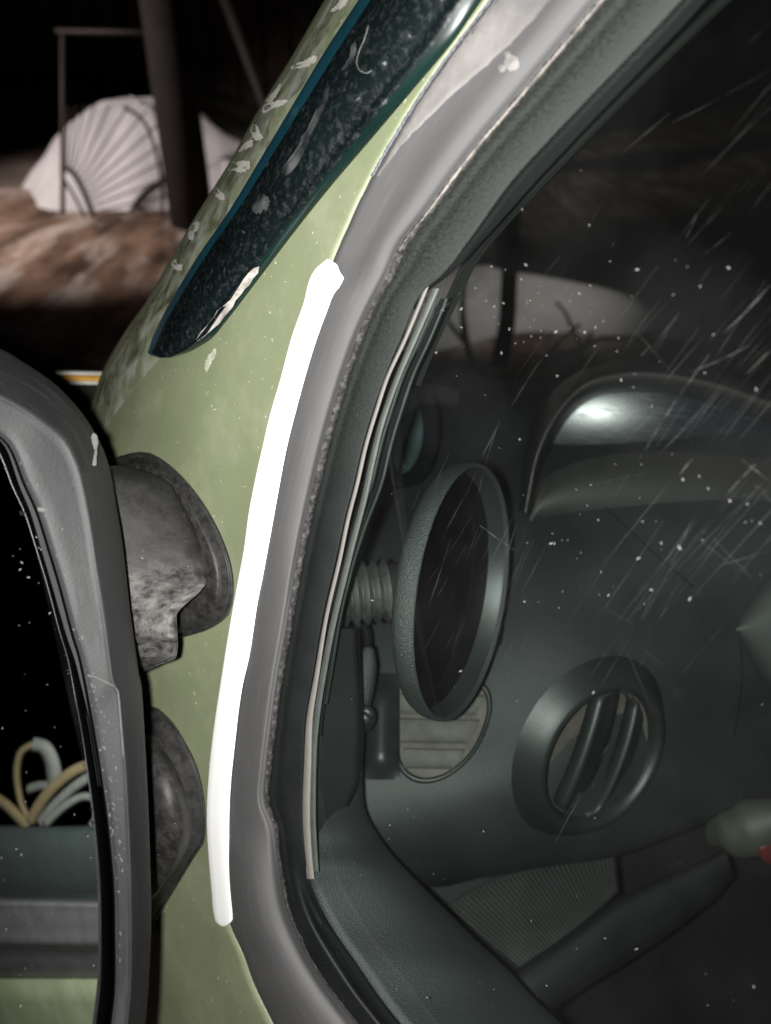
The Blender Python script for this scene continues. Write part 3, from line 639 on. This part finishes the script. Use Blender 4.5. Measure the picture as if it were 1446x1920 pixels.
# ------------------------------------------------------------------ what the mirror shows: the car's own door, a seat and straps behind the camera
def RP(px, py, h):               # the point on the car's side (h outside it) that the mirror shows at this pixel
    Mv = cpt(px, py, mirror_d(px, py)); d = Mv / np.linalg.norm(Mv); r = d - 2 * (d @ MN) * MN
    t_ = (1 - h * NL - NP @ Mv) / (NP @ r); return Mv + r * t_
def RW(px, py, h): return c2w(RP(px, py, h))
xs = np.linspace(-90, 235, 14)
rows = [[RW(x, y, h) for x in xs] for y, h in ((1838, .004), (1834, .002), (1870, .0), (1930, .001), (2060, .002))]
rd = grid('door_skin', [[RW(x, y, h) for x in xs] for y, h in ((1832, -.012), (1838, .0), (1880, .001), (1940, .002), (2080, .002))], M['paint'], car, face_cam=False)
fix_normals(rd)
M['trim'] = mat('window_sill_rubber', (.060, .057, .059), .42, .15, 60, bump=.2, bscale=500)
grid('sill_trim', [[RW(x, y + .02 * (x - 60), h) for x in xs] for y, h in ((1840, -.02), (1832, -.004), (1800, -.002), (1782, .001), (1772, .0085), (1764, .0105), (1756, .0095), (1735, .0090), (1712, .0092), (1700, .0085), (1695, .0095), (1690, .006), (1684, -.03))], M['trim'], car, face_cam=False)
seat = grid('door_card', [[RW(x, y, h) for x in xs] for y, h in ((1690, -.05), (1676, -.05), (1670, -.045), (1610, -.04), (1565, -.042), (1552, -.05), (1548, -.09))], M['cloth'], car, face_cam=False)
def band(name, pts, w, m, parent, h=-.075, wy=.15):
    C_ = curve(pts, 40); rows = []
    T = np.gradient(C_, axis=0); T /= np.linalg.norm(T, axis=1)[:, None]
    for p, t in zip(C_, T):
        nrm = np.array([-t[1], t[0]]) * w / 2
        rows.append([RW(*(p - nrm), h), RW(*p, h + .004), RW(*(p + nrm), h)])
    return solid(grid(name, rows, m, parent, face_cam=False), .0012)
stl = RW(60, 1500, -.09)
st = empty('looped_straps', stl, label='bundle of looped beige webbing straps reflected in the side mirror', category='straps')
band('strap', [(52, 1535), (38, 1500), (32, 1450), (40, 1412), (62, 1396)], 15, M['strapedge'], st)
band('strap', [(60, 1396), (82, 1402), (97, 1430), (103, 1470), (100, 1500)], 28, M['strap'], st)
band('strap', [(55, 1545), (90, 1490), (135, 1450), (180, 1432), (235, 1420)], 24, M['strapedge'], st, -.070)
band('strap', [(75, 1548), (105, 1510), (150, 1470), (190, 1450), (240, 1440)], 22, M['strap'], st, -.067)
band('strap', [(85, 1548), (120, 1515), (155, 1495), (182, 1502), (186, 1528), (172, 1552)], 18, M['strap'], st, -.06)
band('strap', [(-20, 1490), (10, 1510), (35, 1535), (50, 1550)], 22, M['strapedge'], st, -.07)
band('strap', [(50, 1482), (80, 1474), (110, 1480), (125, 1492)], 20, M['strap'], st, -.085)

# ------------------------------------------------------------------ interior seen through the glass
def dsurf(ctrl_x, ctrl_y, Z):     # bicubic-ish smooth depth field
    Z = np.array(Z, float)
    def f(x, y):
        col = [fy([(Z[i][j], ctrl_x[j]) for j in range(len(ctrl_x))])(x) for i in range(len(ctrl_y))]
        return fy([(col[i], ctrl_y[i]) for i in range(len(ctrl_y))])(y)
    return f
dd = dsurf([560, 700, 900, 1100, 1300, 1500], [680, 780, 950, 1150, 1350, 1500, 1620, 1700],
           [[.92, .90, .90, .90, .86, .84],
            [.80, .78, .76, .74, .70, .68],
            [.68, .65, .63, .61, .60, .60],
            [.585, .57, .555, .55, .565, .59],
            [.53, .52, .515, .52, .55, .59],
            [.50, .495, .495, .515, .56, .61],
            [.50, .50, .51, .54, .60, .66],
            [.52, .53, .55, .60, .66, .70]])
top_ = fy([(690, 540), (660, 640), (668, 760), (700, 860), (716, 960), (716, 1050), (716, 1600)]) # y of top by x (used swapped)
topf = fy([(650, 540), (662, 780), (690, 860), (712, 950), (716, 1100), (716, 1600)])
botf = fy([(1500, 560), (1520, 650), (1600, 733), (1652, 790), (1640, 900), (1622, 1000), (1600, 1150), (1545, 1300), (1490, 1446), (1470, 1600)])
rows = []
for t in np.linspace(0, 1, 70):
    row = []
    for x in np.linspace(540, 1600, 70):
        y = topf(x) * (1 - t) + botf(x) * t; row.append(W(x, y, dd(x, y)))
    rows.append(row)
bottom = [W(x, botf(x) + 6, dd(x, botf(x)) + .02) for x in np.linspace(540, 1600, 70)]
rows.append(bottom); rows.append([W(x, botf(x) + 4, dd(x, botf(x)) + .15) for x in np.linspace(540, 1600, 70)])
dash = grid('dashboard', rows, M['dash'], car)
M['doorp'] = mat('door_trim_plastic', (.0135, .0162, .0156), .52, .10, 22, bump=.35, bscale=1600, speck=.05, sscale=500)
for pts_ in ([(1090, 905), (1150, 965), (1230, 1040), (1300, 1100)], [(1386, 1195), (1392, 1250), (1388, 1310), (1376, 1380)]):
    tube('seam', [W(x, y, dd(x, y) - .0002) for x, y in curve(pts_, 16)], .0004, M['black'], dash, 6)
# door inner panel below the dash line
fdl = fy([(672, 1180), (678, 1300), (680, 1370), (679, 1480), (685, 1522), (707, 1563), (733, 1600), (780, 1650), (840, 1710), (900, 1770), (960, 1826), (994, 1865), (1041, 1909), (1150, 2010)])
rows = []
for y in np.linspace(1180, 2080, 60):
    a, b_ = fF(y) - 30 * (1 - sm(1560, 1640, y)) + 1, fdl(y); dA = D(a, y) + .014
    rows.append([W(a + (b_ - a) * j / 12, y, dA + .022 * (j / 12) + .010 * (j / 12) ** 5) for j in range(13)] + [W(b_ + 1, y, .50), W(b_ - 6, y, .56)])
solid(grid('door_panel', rows, M['doorp'], car), .002)
# lower corner trim behind the tape reflection strips (a darker sail with a curved edge)
rows = []
for y in np.linspace(1180, 1568, 60):
    a, b_ = fF(y) - 10, fdl(y) - 3; top = b_ - 84 * min(1, max(0, (y - 1450) / 120)) ** 1.8; rows.append([W(a + (top - a) * j / 8, y, D(a, y) + .010 + .03 * j / 8) for j in range(9)])
solid(grid('corner_trim', rows, M['dashdark'], car), .002)
# ribbed tray
def TR(s, t, lift=0.):           # s along the tray, t from top edge to bottom edge
    top = np.array([(790, 1690), (900, 1628), (1020, 1600), (1152, 1572)], float); bot = np.array([(965, 1822), (985, 1815), (1080, 1745), (1160, 1672)], float)
    a = curve(top, 41)[int(round(s * 40))]; b_ = curve(bot, 41)[int(round(s * 40))]
    p = a * (1 - t) + b_ * t; return W(p[0], p[1], .585 - .05 * t + .05 * s - lift)
tray = grid('ribbed_tray', [[TR(s, t) for t in np.linspace(-.08, 1, 8)] for s in np.linspace(0, 1, 41)], M['dashdark'], car)
M['rib'] = mat('tray_rib', (.04, .04, .036), .7, .2, 60)
parts = []
for i in range(3, 40):
    rr = []
    for t in np.linspace(.16, .97, 7):
        c = TR(i / 40, t, .004); nx = TR(min(40, i + 1) / 40, t, .004); e = (nx - c)
        rr.append([c - e * .28 + FWD * .004, c - e * .14, c + e * .14, c + e * .28 + FWD * .004])
    V = np.array(rr).reshape(-1, 3); Fc = [(q * 4 + j, (q + 1) * 4 + j, (q + 1) * 4 + j + 1, q * 4 + j + 1) for q in range(6) for j in range(3)]
    parts.append((V, Fc))
V, Fc = join_mesh(parts); ribs = obj('ribs', V, Fc, M['rib'], tray, face_cam=True); ribs['kind'] = 'stuff'
# lower pad
up_ = curve([(930, 1850), (975, 1812), (1060, 1755), (1145, 1690), (1230, 1650), (1310, 1615), (1360, 1590)], 40); lo_ = curve([(1030, 1915), (1050, 1885), (1120, 1838), (1200, 1790), (1270, 1740), (1335, 1690), (1375, 1645)], 40)
rows = []
for i, (a, b_) in enumerate(zip(up_, lo_)):
    z = .50 + .10 * i / 39; rows.append([W(*(a * (1 - t) + b_ * t), z - .008 * math.sin(math.pi * (t * .9 + .05)) + (.03 if t in (0., 1.) else 0)) for t in np.linspace(0, 1, 10)])
grid('lower_pad', rows, M['dashdark'], car)
# dark footwell behind
M['carpet'] = mat('footwell_carpet', (.006, .005, .005), .95, .5, 20, dust=(.02, .017, .015), dcut=.55, damt=.5, dscale=20)
grid('footwell', [[W(x, y, .74 + .02 * math.sin(x * .03) + (2100 - y) * .0002) for x in np.linspace(700, 1750, 24)] for y in np.linspace(1480, 2150, 16)], M['carpet'], car)
# lever and red tag at the right edge
lv = tube('column_lever', [W(1330, 1578, .60), W(1350, 1562, .595), W(1390, 1556, .585), W(1460, 1535, .57), W(1520, 1520, .56)], [.004, .016, .017, .012, .010], M['skinpale'], car, 14, 24)
prism('red_tag', [(1420, 1592), (1440, 1572), (1475, 1570), (1480, 1610), (1440, 1620)], 0, .004, M['red'], car, lambda x, y, h: W(x, y, .565 - h))
# steering column cover with a pale edge
sc_a = curve([(1377, 1172), (1395, 1140), (1420, 1105), (1450, 1065), (1500, 1000), (1560, 930)], 30); sc_b = curve([(1384, 1190), (1402, 1230), (1440, 1290), (1490, 1340), (1540, 1380), (1600, 1400)], 30)
rows = [[W(*(a * (1 - t) + b_ * t), .50 - .03 * math.sin(math.pi * min(1, t * 1.1)) ** .7 + (.04 if t == 0 else 0) + (.05 if t == 1 else 0)) for t in np.linspace(0, 1, 14)] for a, b_ in zip(sc_a, sc_b)]
M['column'] = mat('column_plastic', (.040, .044, .041), .42, .1, 30, bump=.2, bscale=1500)
grid('steering_column', rows, M['column'], car)

# instrument hood and lens
cl = empty('instrument_cluster', W(1200, 800, .6), car)
A_ = curve([(965, 960), (985, 850), (1020, 765), (1080, 705), (1150, 684), (1230, 680), (1330, 692), (1420, 718), (1560, 770)], 60)
B_ = curve([(985, 960), (1008, 850), (1045, 775), (1095, 722), (1155, 703), (1230, 700), (1325, 716), (1415, 745), (1560, 800)], 60)
C_ = curve([(996, 960), (1020, 858), (1060, 785), (1105, 748), (1160, 736), (1230, 735), (1320, 750), (1410, 780), (1560, 845)], 60)
L_ = curve([(990, 965), (1005, 915), (1040, 885), (1090, 864), (1150, 852), (1230, 846), (1320, 850), (1410, 858), (1560, 870)], 60)
rows = []
for a, b_, c in zip(A_, B_, C_):
    rows.append([W(a[0] - 6, a[1] - 2, .74), W(*a, .66)] + [W(*(a * (1 - t) + b_ * t), .66 - .075 * math.sin(t * math.pi / 2)) for t in (.25, .5, .75, .9)] + [W(*b_, .583)] + [W(*(b_ * (1 - t) + c * t), .583 + .05 * t * t) for t in (.25, .5, .75, 1)] + [W(c[0] + 2, c[1] + 3, .66)])
M['hoodplastic'] = mat('cluster_hood', (.034, .033, .031), .28, .1, 60, bump=.2, bscale=1500)
grid('cluster_hood', rows, M['hoodplastic'], cl)
rows = []
for c, l in zip(C_, L_):
    row = []
    for t in np.linspace(0, 1, 16):
        p = c * (1 - t) + l * t; u, v = uv(*p); r0 = .71 + .75 * ((u - (1125 - 723) / F) ** 2 * .8 + 2.0 * (v - (960 - 772) / F) ** 2)
        row.append(W(p[0], p[1], r0 / math.sqrt(1 + u * u + v * v)))
    rows.append(row)
grid('cluster_lens', rows, M['lens'], cl)
# cluster face under the lens
rows = []
for i, l in enumerate(L_):
    e = np.array([l[0] * .94 + 70, 990 + .02 * (l[0] - 1000)]); rows.append([W(*(l * (1 - t) + e * t), .615 + .0 * t - .012 * math.sin(math.pi * t)) for t in np.linspace(0, 1, 8)])
M['face'] = mat('cluster_cowl', (.0185, .0178, .0168), .55, .1, 22, bump=.2, bscale=1500)
grid('cluster_cowl', rows, M['face'], cl)

# round vent
VC = cpt(1133, 1420, .506); VNn = np.array([.44, -.20, -.87]); VUp = np.array([.30, 1, 0.0])
vt = empty('round_vent', c2w(VC), car)
Rv = .0565
lathe('vent_ring', [(Rv * 1.20, -.012), (Rv * 1.10, -.007), (Rv * 1.03, -.003), (Rv * .97, .001), (Rv * .92, .0025), (Rv * .875, .001), (Rv * .845, -.002), (Rv * .83, -.006), (Rv * .82, -.012)], VC, VNn, VUp, M['vent'], vt)
lathe('vent_bowl', [(Rv * .83, -.007), (Rv * .79, -.013), (Rv * .62, -.016), (Rv * .3, -.018), (.0005, -.018)], VC, VNn, VUp, M['dusty'], vt)
e2, e1, e3 = basis(VNn, VUp)
def slat(x0, x1, r):
    rows = []
    for t in np.linspace(-1, 1, 17):
        y = t * r * .985; xx = math.sqrt(max(0, r * r - y * y)); row = []
        for q, dz in ((0, -.008), (.03, -.001), (.09, .0015), (.17, .0012), (.30, -.0012), (.6, -.004), (.9, -.0065), (1, -.010)):
            x = max(-xx, min(xx, (x0 + (x1 - x0) * q) * (1 - .06 * t * t)))
            row.append(c2w(VC + e1 * y + e2 * x + e3 * (dz + .001 - .005 * t * t)))
        rows.append(row)
    o = solid(grid('slat', rows, M['vent'], vt), .0015); return o
# image-right is -e2 or +e2: choose by projection
sgn = 1 if e2[0] > 0 else -1
def sl(a, b_): slat(sgn * a, sgn * b_, Rv * .815)
sl(-.0225, .0085); sl(.0145, .037)
# small catches inside the vent
for (a, b_) in ((-.034, .012), (.036, .004)):
    c = VC + e2 * sgn * a + e1 * b_ - e3 * .012
    v, f = boxv(c2w(c), c2w(c + e2 * .007), c2w(c + e2 * .007 + e1 * .003), c2w(c + e1 * .003), FWD * .006); obj('catch', v, f, M['vent'], vt, smooth=False)

# flat side vent in a recess under the gauge
rec = [(748, 1285), (748, 1340), (747, 1400), (752, 1432), (772, 1454), (800, 1461), (835, 1452), (868, 1428), (892, 1398), (908, 1362), (916, 1325), (905, 1290), (860, 1270), (800, 1268)]
sv = empty('side_vent', W(825, 1380, .5), car)
Lr = curve(rec, 60, True); cc = Lr.mean(0)
def rl(s, dz): return [W(*(cc + (p - cc) * s), dd(*(cc + (p - cc) * s)) + dz) for p in Lr]
grid('recess_rim', np.array([rl(1.10, .004), rl(1.07, -.003), rl(1.02, -.0045), rl(.98, -.002), rl(.955, .004)]), M['vent'], sv, close_u=True)
grid('recess_floor', np.array([rl(.965, -.0018), rl(.7, -.0019), rl(.3, -.002), rl(.01, -.002)]), M['dusty'], sv, close_u=True)
for y0, y1, xa, xb in ((1300, 1338, 752, 912), (1346, 1392, 750, 900), (1402, 1440, 756, 872)):
    rows = [[W(x, y + (x - 750) * .02, dd(x, y) - dz) for x in np.linspace(xa, xb - (y - y0) * .55, 12)] for y, dz in ((y0, .001), (y0 + 1, .009), (y0 + 5, .010), (y1 - 8, .006), (y1, .0035), (y1 + 1, .001))]
    grid('slat', rows, M['dustylight'], sv)
# rounded pad left of the recess, with a soft shiny top
rows = []
for t in np.linspace(0, 1, 16):
    y = 1262 + 200 * t; rows.append([W(x, y, dd(x, y) - .004 - .012 * math.sin(math.pi * (x - 676) / 74) * sm(0, .25, t) * sm(1, .8, t)) for x in np.linspace(676, 750, 12)])
grid('dash_corner_pad', rows, M['vent'], car)

# bellows between pillar and gauge
pts = []; rad = []
bl = []
for i in range(9):
    x = 632 + i * 10.5; bl.append((x, .052 if i % 2 == 0 else .043))
c0 = cpt(622, 1118, .432); c1 = cpt(722, 1108, .438); ax = c1 - c0; prof = []; AL = np.linalg.norm(ax)
for i in range(11): prof.append((.0190 if i % 2 == 0 else .0148, AL * i / 10)); prof.append((.0188 if i % 2 == 0 else .0150, AL * (i + .25) / 10))
M['bellow'] = mat('dusty_rubber_bellows', (.012, .013, .012), .55, .2, 60, dust=(.042, .041, .036), dcut=.4, dsoft=.3, damt=.7, dscale=120)
o = lathe('bellows', prof, c0, ax, (0, 1, 0), M['bellow'], car, 40)
fix_normals(o)

# round gauge on the dashboard
GC = cpt(869, 1108, .425); GN = np.array([.885, -.10, -.455]); GU = np.array([.13, 1, 0])
ga = empty('round_gauge', c2w(GC), label='large round black gauge with thick grained rim tilted on the dashboard', category='gauge')
R_ = .0735
lathe('gauge_rim', [(.0004, -.0115), (R_ * .60, -.0115), (R_ * .92, -.0112), (R_ * .968, -.0092), (R_ * .992, -.0060), (R_ * 1.0, -.0020), (R_ * .998, .0008), (R_ * .990, .0026), (R_ * .978, .0033), (R_ * .967, .0028), (R_ * .960, .0008), (R_ * .957, -.001)], GC, GN, GU, M['gauge'], ga, 96)
lathe('inner_ring', [(R_ * .958, .0003), (R_ * .952, -.0008), (R_ * .942, -.0035), (R_ * .932, -.0070), (R_ * .925, -.0102)], GC, GN, GU, M['vent'], ga, 96)
lathe('gauge_face', [(R_ * .945, -.0098), (R_ * .6, -.0101), (R_ * .3, -.0101), (.0004, -.0101)], GC, GN, GU, M['gaugeface'], ga, 96)
e2g, e1g, e3g = basis(GN, GU)
tube('gauge_foot', [c2w(GC - e3g * .018), c2w(GC - e3g * .040 - e1g * .006), c2w(cpt(868, 1180, .53))], [.010, .018, .024], M['dashdark'], ga, 18, 12)

# the gauge's reflection in the windshield, modelled as a small rimmed disc
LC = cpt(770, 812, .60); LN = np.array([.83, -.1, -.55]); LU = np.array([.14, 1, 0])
le = empty('gauge_reflection', c2w(LC), label='small oval windshield reflection of the gauge, modelled as a pale disc in a black rim', category='lens')  # not a real lens: stands in for the gauge's reflection
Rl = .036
lathe('reflected_rim', [(Rl * 1.2, -.05), (Rl * 1.24, -.006), (Rl * 1.18, .003), (Rl * 1.05, .004), (Rl * .96, -.002), (Rl * .94, -.012)], LC, LN, LU, M['black'], le, 64)
lathe('reflected_dial', [(Rl * .96, -.009), (Rl * .8, -.010), (Rl * .5, -.010), (.0004, -.009)], LC, LN, LU, M['paleblue'], le, 64)

# cord with toggle and knot
cr = empty('hanging_cord', W(684, 1180, .485), label='short black cord with a toggle and a knot hanging by the window edge', category='cord')
tube('cord', [W(682, 1172, .485), W(689, 1192, .483), W(688, 1222, .480)], .0022, M['black'], cr, 8, 12)
tube('toggle', [W(691, 1218, .472), W(690, 1224, .470), W(683, 1275, .468), W(677, 1322, .468), W(676, 1330, .47)], [.003, .0055, .0058, .0055, .004], M['gauge'], cr, 14, 20)
tube('knot', [W(664, 1345, .468), W(676, 1334, .462), W(690, 1334, .46), W(694, 1348, .462), W(684, 1362, .468), W(674, 1356, .466), W(680, 1342, .458), W(690, 1352, .458)], .0030, M['vent'], cr, 8, 40)
tube('cord_tail', [W(680, 1350, .466), W(672, 1372, .466), W(662, 1400, .47)], [.0036, .003, .0022], M['vent'], cr, 8, 12)

# windscreen beyond the dash
rows = [[W(x, y, d) for x in np.linspace(560, 1700, 10)] for y, d in ((725, 1.0), (500, .93), (200, .84), (-200, .70))]
grid('windshield', rows, M['shield'], car)

# ------------------------------------------------------------------ scratches and dust on the window
def scratches(name, segs, m, wmin, wmax, jag=.6):
    parts = []
    for (x0, y0, x1, y1, *ww) in segs:
        L_ = math.hypot(x1 - x0, y1 - y0); k = max(3, int(L_ / 14)); nx, ny = -(y1 - y0) / L_, (x1 - x0) / L_
        w = ww[0] if ww else random.uniform(wmin, wmax); bow = random.uniform(-.02, .02) * L_
        V = []
        for i in range(k + 1):
            t = i / k; e = bow * math.sin(math.pi * t) + random.uniform(-jag, jag); wt = w * (.25 + .75 * math.sin(math.pi * (t * .9 + .05))) / 2
            x, y = x0 + (x1 - x0) * t + nx * e, y0 + (y1 - y0) * t + ny * e
            V += [SP(x - nx * wt, y - ny * wt, -.0050), SP(x + nx * wt, y + ny * wt, -.0050)]
        parts.append((V, [(2 * i, 2 * i + 1, 2 * i + 3, 2 * i + 2) for i in range(k)]))
    V, Fc = join_mesh(parts); o = obj(name, V, Fc, m, glass, face_cam=True); o['kind'] = 'stuff'; return o
strong = [(1373, 434, 1320, 477), (1306, 403, 1286, 447), (1299, 555, 1239, 629, 2), (1444, 534, 1357, 625, 3), (1219, 647, 1178, 694, 3), (1407, 647, 1296, 697), (1417, 869, 1353, 939, 3), (1301, 857, 1273, 892, 3), (1195, 702, 1185, 700),
          (1446, 655, 1400, 700, 2), (1392, 862, 1446, 905, 2), (1446, 905, 1430, 930, 2), (1330, 665, 1200, 860, 2), (865, 548, 805, 600, 3), (1155, 450, 1147, 462), (900, 985, 985, 1045, 2)]
faint = [(1175, 1121, 1249, 1129, 2.5), (1446, 40, 1330, 151), (1256, 212, 1121, 326), (1446, 130, 1260, 230), (1195, 400, 1155, 450), (1148, 447, 1004, 602), (1300, 704, 1155, 929), (1263, 734, 1178, 822), (1357, 730, 1246, 842), (1446, 640, 1360, 730), (1310, 943, 1199, 1178), (1148, 1127, 1108, 1211), (1041, 875, 980, 996), (1060, 880, 1020, 960), (1219, 909, 1246, 963), (1397, 939, 1446, 980), (1290, 1060, 1200, 1250), (1230, 1100, 1190, 1200), (1120, 1430, 1040, 1580), (1180, 1330, 1060, 1530), (1446, 1030, 1350, 1060), (1400, 560, 1330, 640), (1446, 420, 1380, 470), (1040, 640, 960, 760), (1290, 1020, 1320, 1110), (1320, 1110, 1350, 1160), (1446, 300, 1250, 500), (1050, 480, 985, 560), (1240, 560, 1180, 640), (780, 1000, 760, 1100), (845, 1010, 800, 1150), (875, 1020, 820, 1120)]
faint = [f_ for f_ in faint if math.hypot(f_[2] - f_[0], f_[3] - f_[1]) > 95]
for _ in range(46):
    x = random.gauss(1350, 120); y = random.uniform(420, 1180) if random.random() < .85 else random.uniform(120, 420)
    L_ = random.uniform(170, 460); an = math.radians(-52 + (x - 1250) * .02 + random.gauss(0, 2.5)); c_ = (x - L_ / 2 * math.cos(an), y - L_ / 2 * math.sin(an), x + L_ / 2 * math.cos(an), y + L_ / 2 * math.sin(an))
    if min(c_[0], c_[2]) > 860 and min(c_[0] - fF(c_[1]), c_[2] - fF(c_[3])) > 60 and max(c_[0], c_[2]) < 1640: faint.append((*c_, random.uniform(.6, 1.5)))
for _ in range(14):
    x, y = random.uniform(1000, 1440), random.uniform(560, 1250); L_ = random.uniform(60, 200); an = math.radians(random.choice((-20, 35, 48, 60)) + random.gauss(0, 5)); faint.append((x, y, x + L_ * math.cos(an), y + L_ * math.sin(an), random.uniform(.6, 1.1)))
for _ in range(26):
    x, y = random.uniform(770, 980), random.uniform(880, 1250); L_ = random.uniform(50, 170); an = math.radians(random.gauss(-66, 5)); faint.append((x, y, x + L_ * math.cos(an), y + L_ * math.sin(an), random.uniform(.6, 1.1)))
scratches('scratches', strong, M['streakb'], 1.3, 2.2); scratches('scratches', faint, M['streak'], 1, 2)
parts = []
for i in range(170):
    if i < 70: x, y = random.gauss(1010, 130), random.gauss(600, 70)
    elif i < 110: x, y = random.uniform(980, 1440), random.uniform(850, 1150)
    else: x, y = random.uniform(600, 1440), random.uniform(300, 1900)
    if x < fF(y) + 45 or x > 1480: continue
    r = random.choice((.5, .6, .7, .8, .9, 1.1, 1.7)) * (1.1 if i < 110 else .9); an = random.uniform(0, 3.14); el = random.uniform(1, 2.6)
    V = [SP(x + r * (el * math.cos(q) * math.cos(an) - math.sin(q) * math.sin(an)), y + r * (el * math.cos(q) * math.sin(an) + math.sin(q) * math.cos(an)), -.0049 + .0003 * (k % 2)) for k, q in enumerate(np.linspace(0, 2 * math.pi, 6)[:-1])]
    parts.append((V, [(0, 1, 2, 3, 4)]))
V, Fc = join_mesh(parts); o = obj('dust_specks', V, Fc, M['speck'], glass, face_cam=True); o['kind'] = 'stuff'
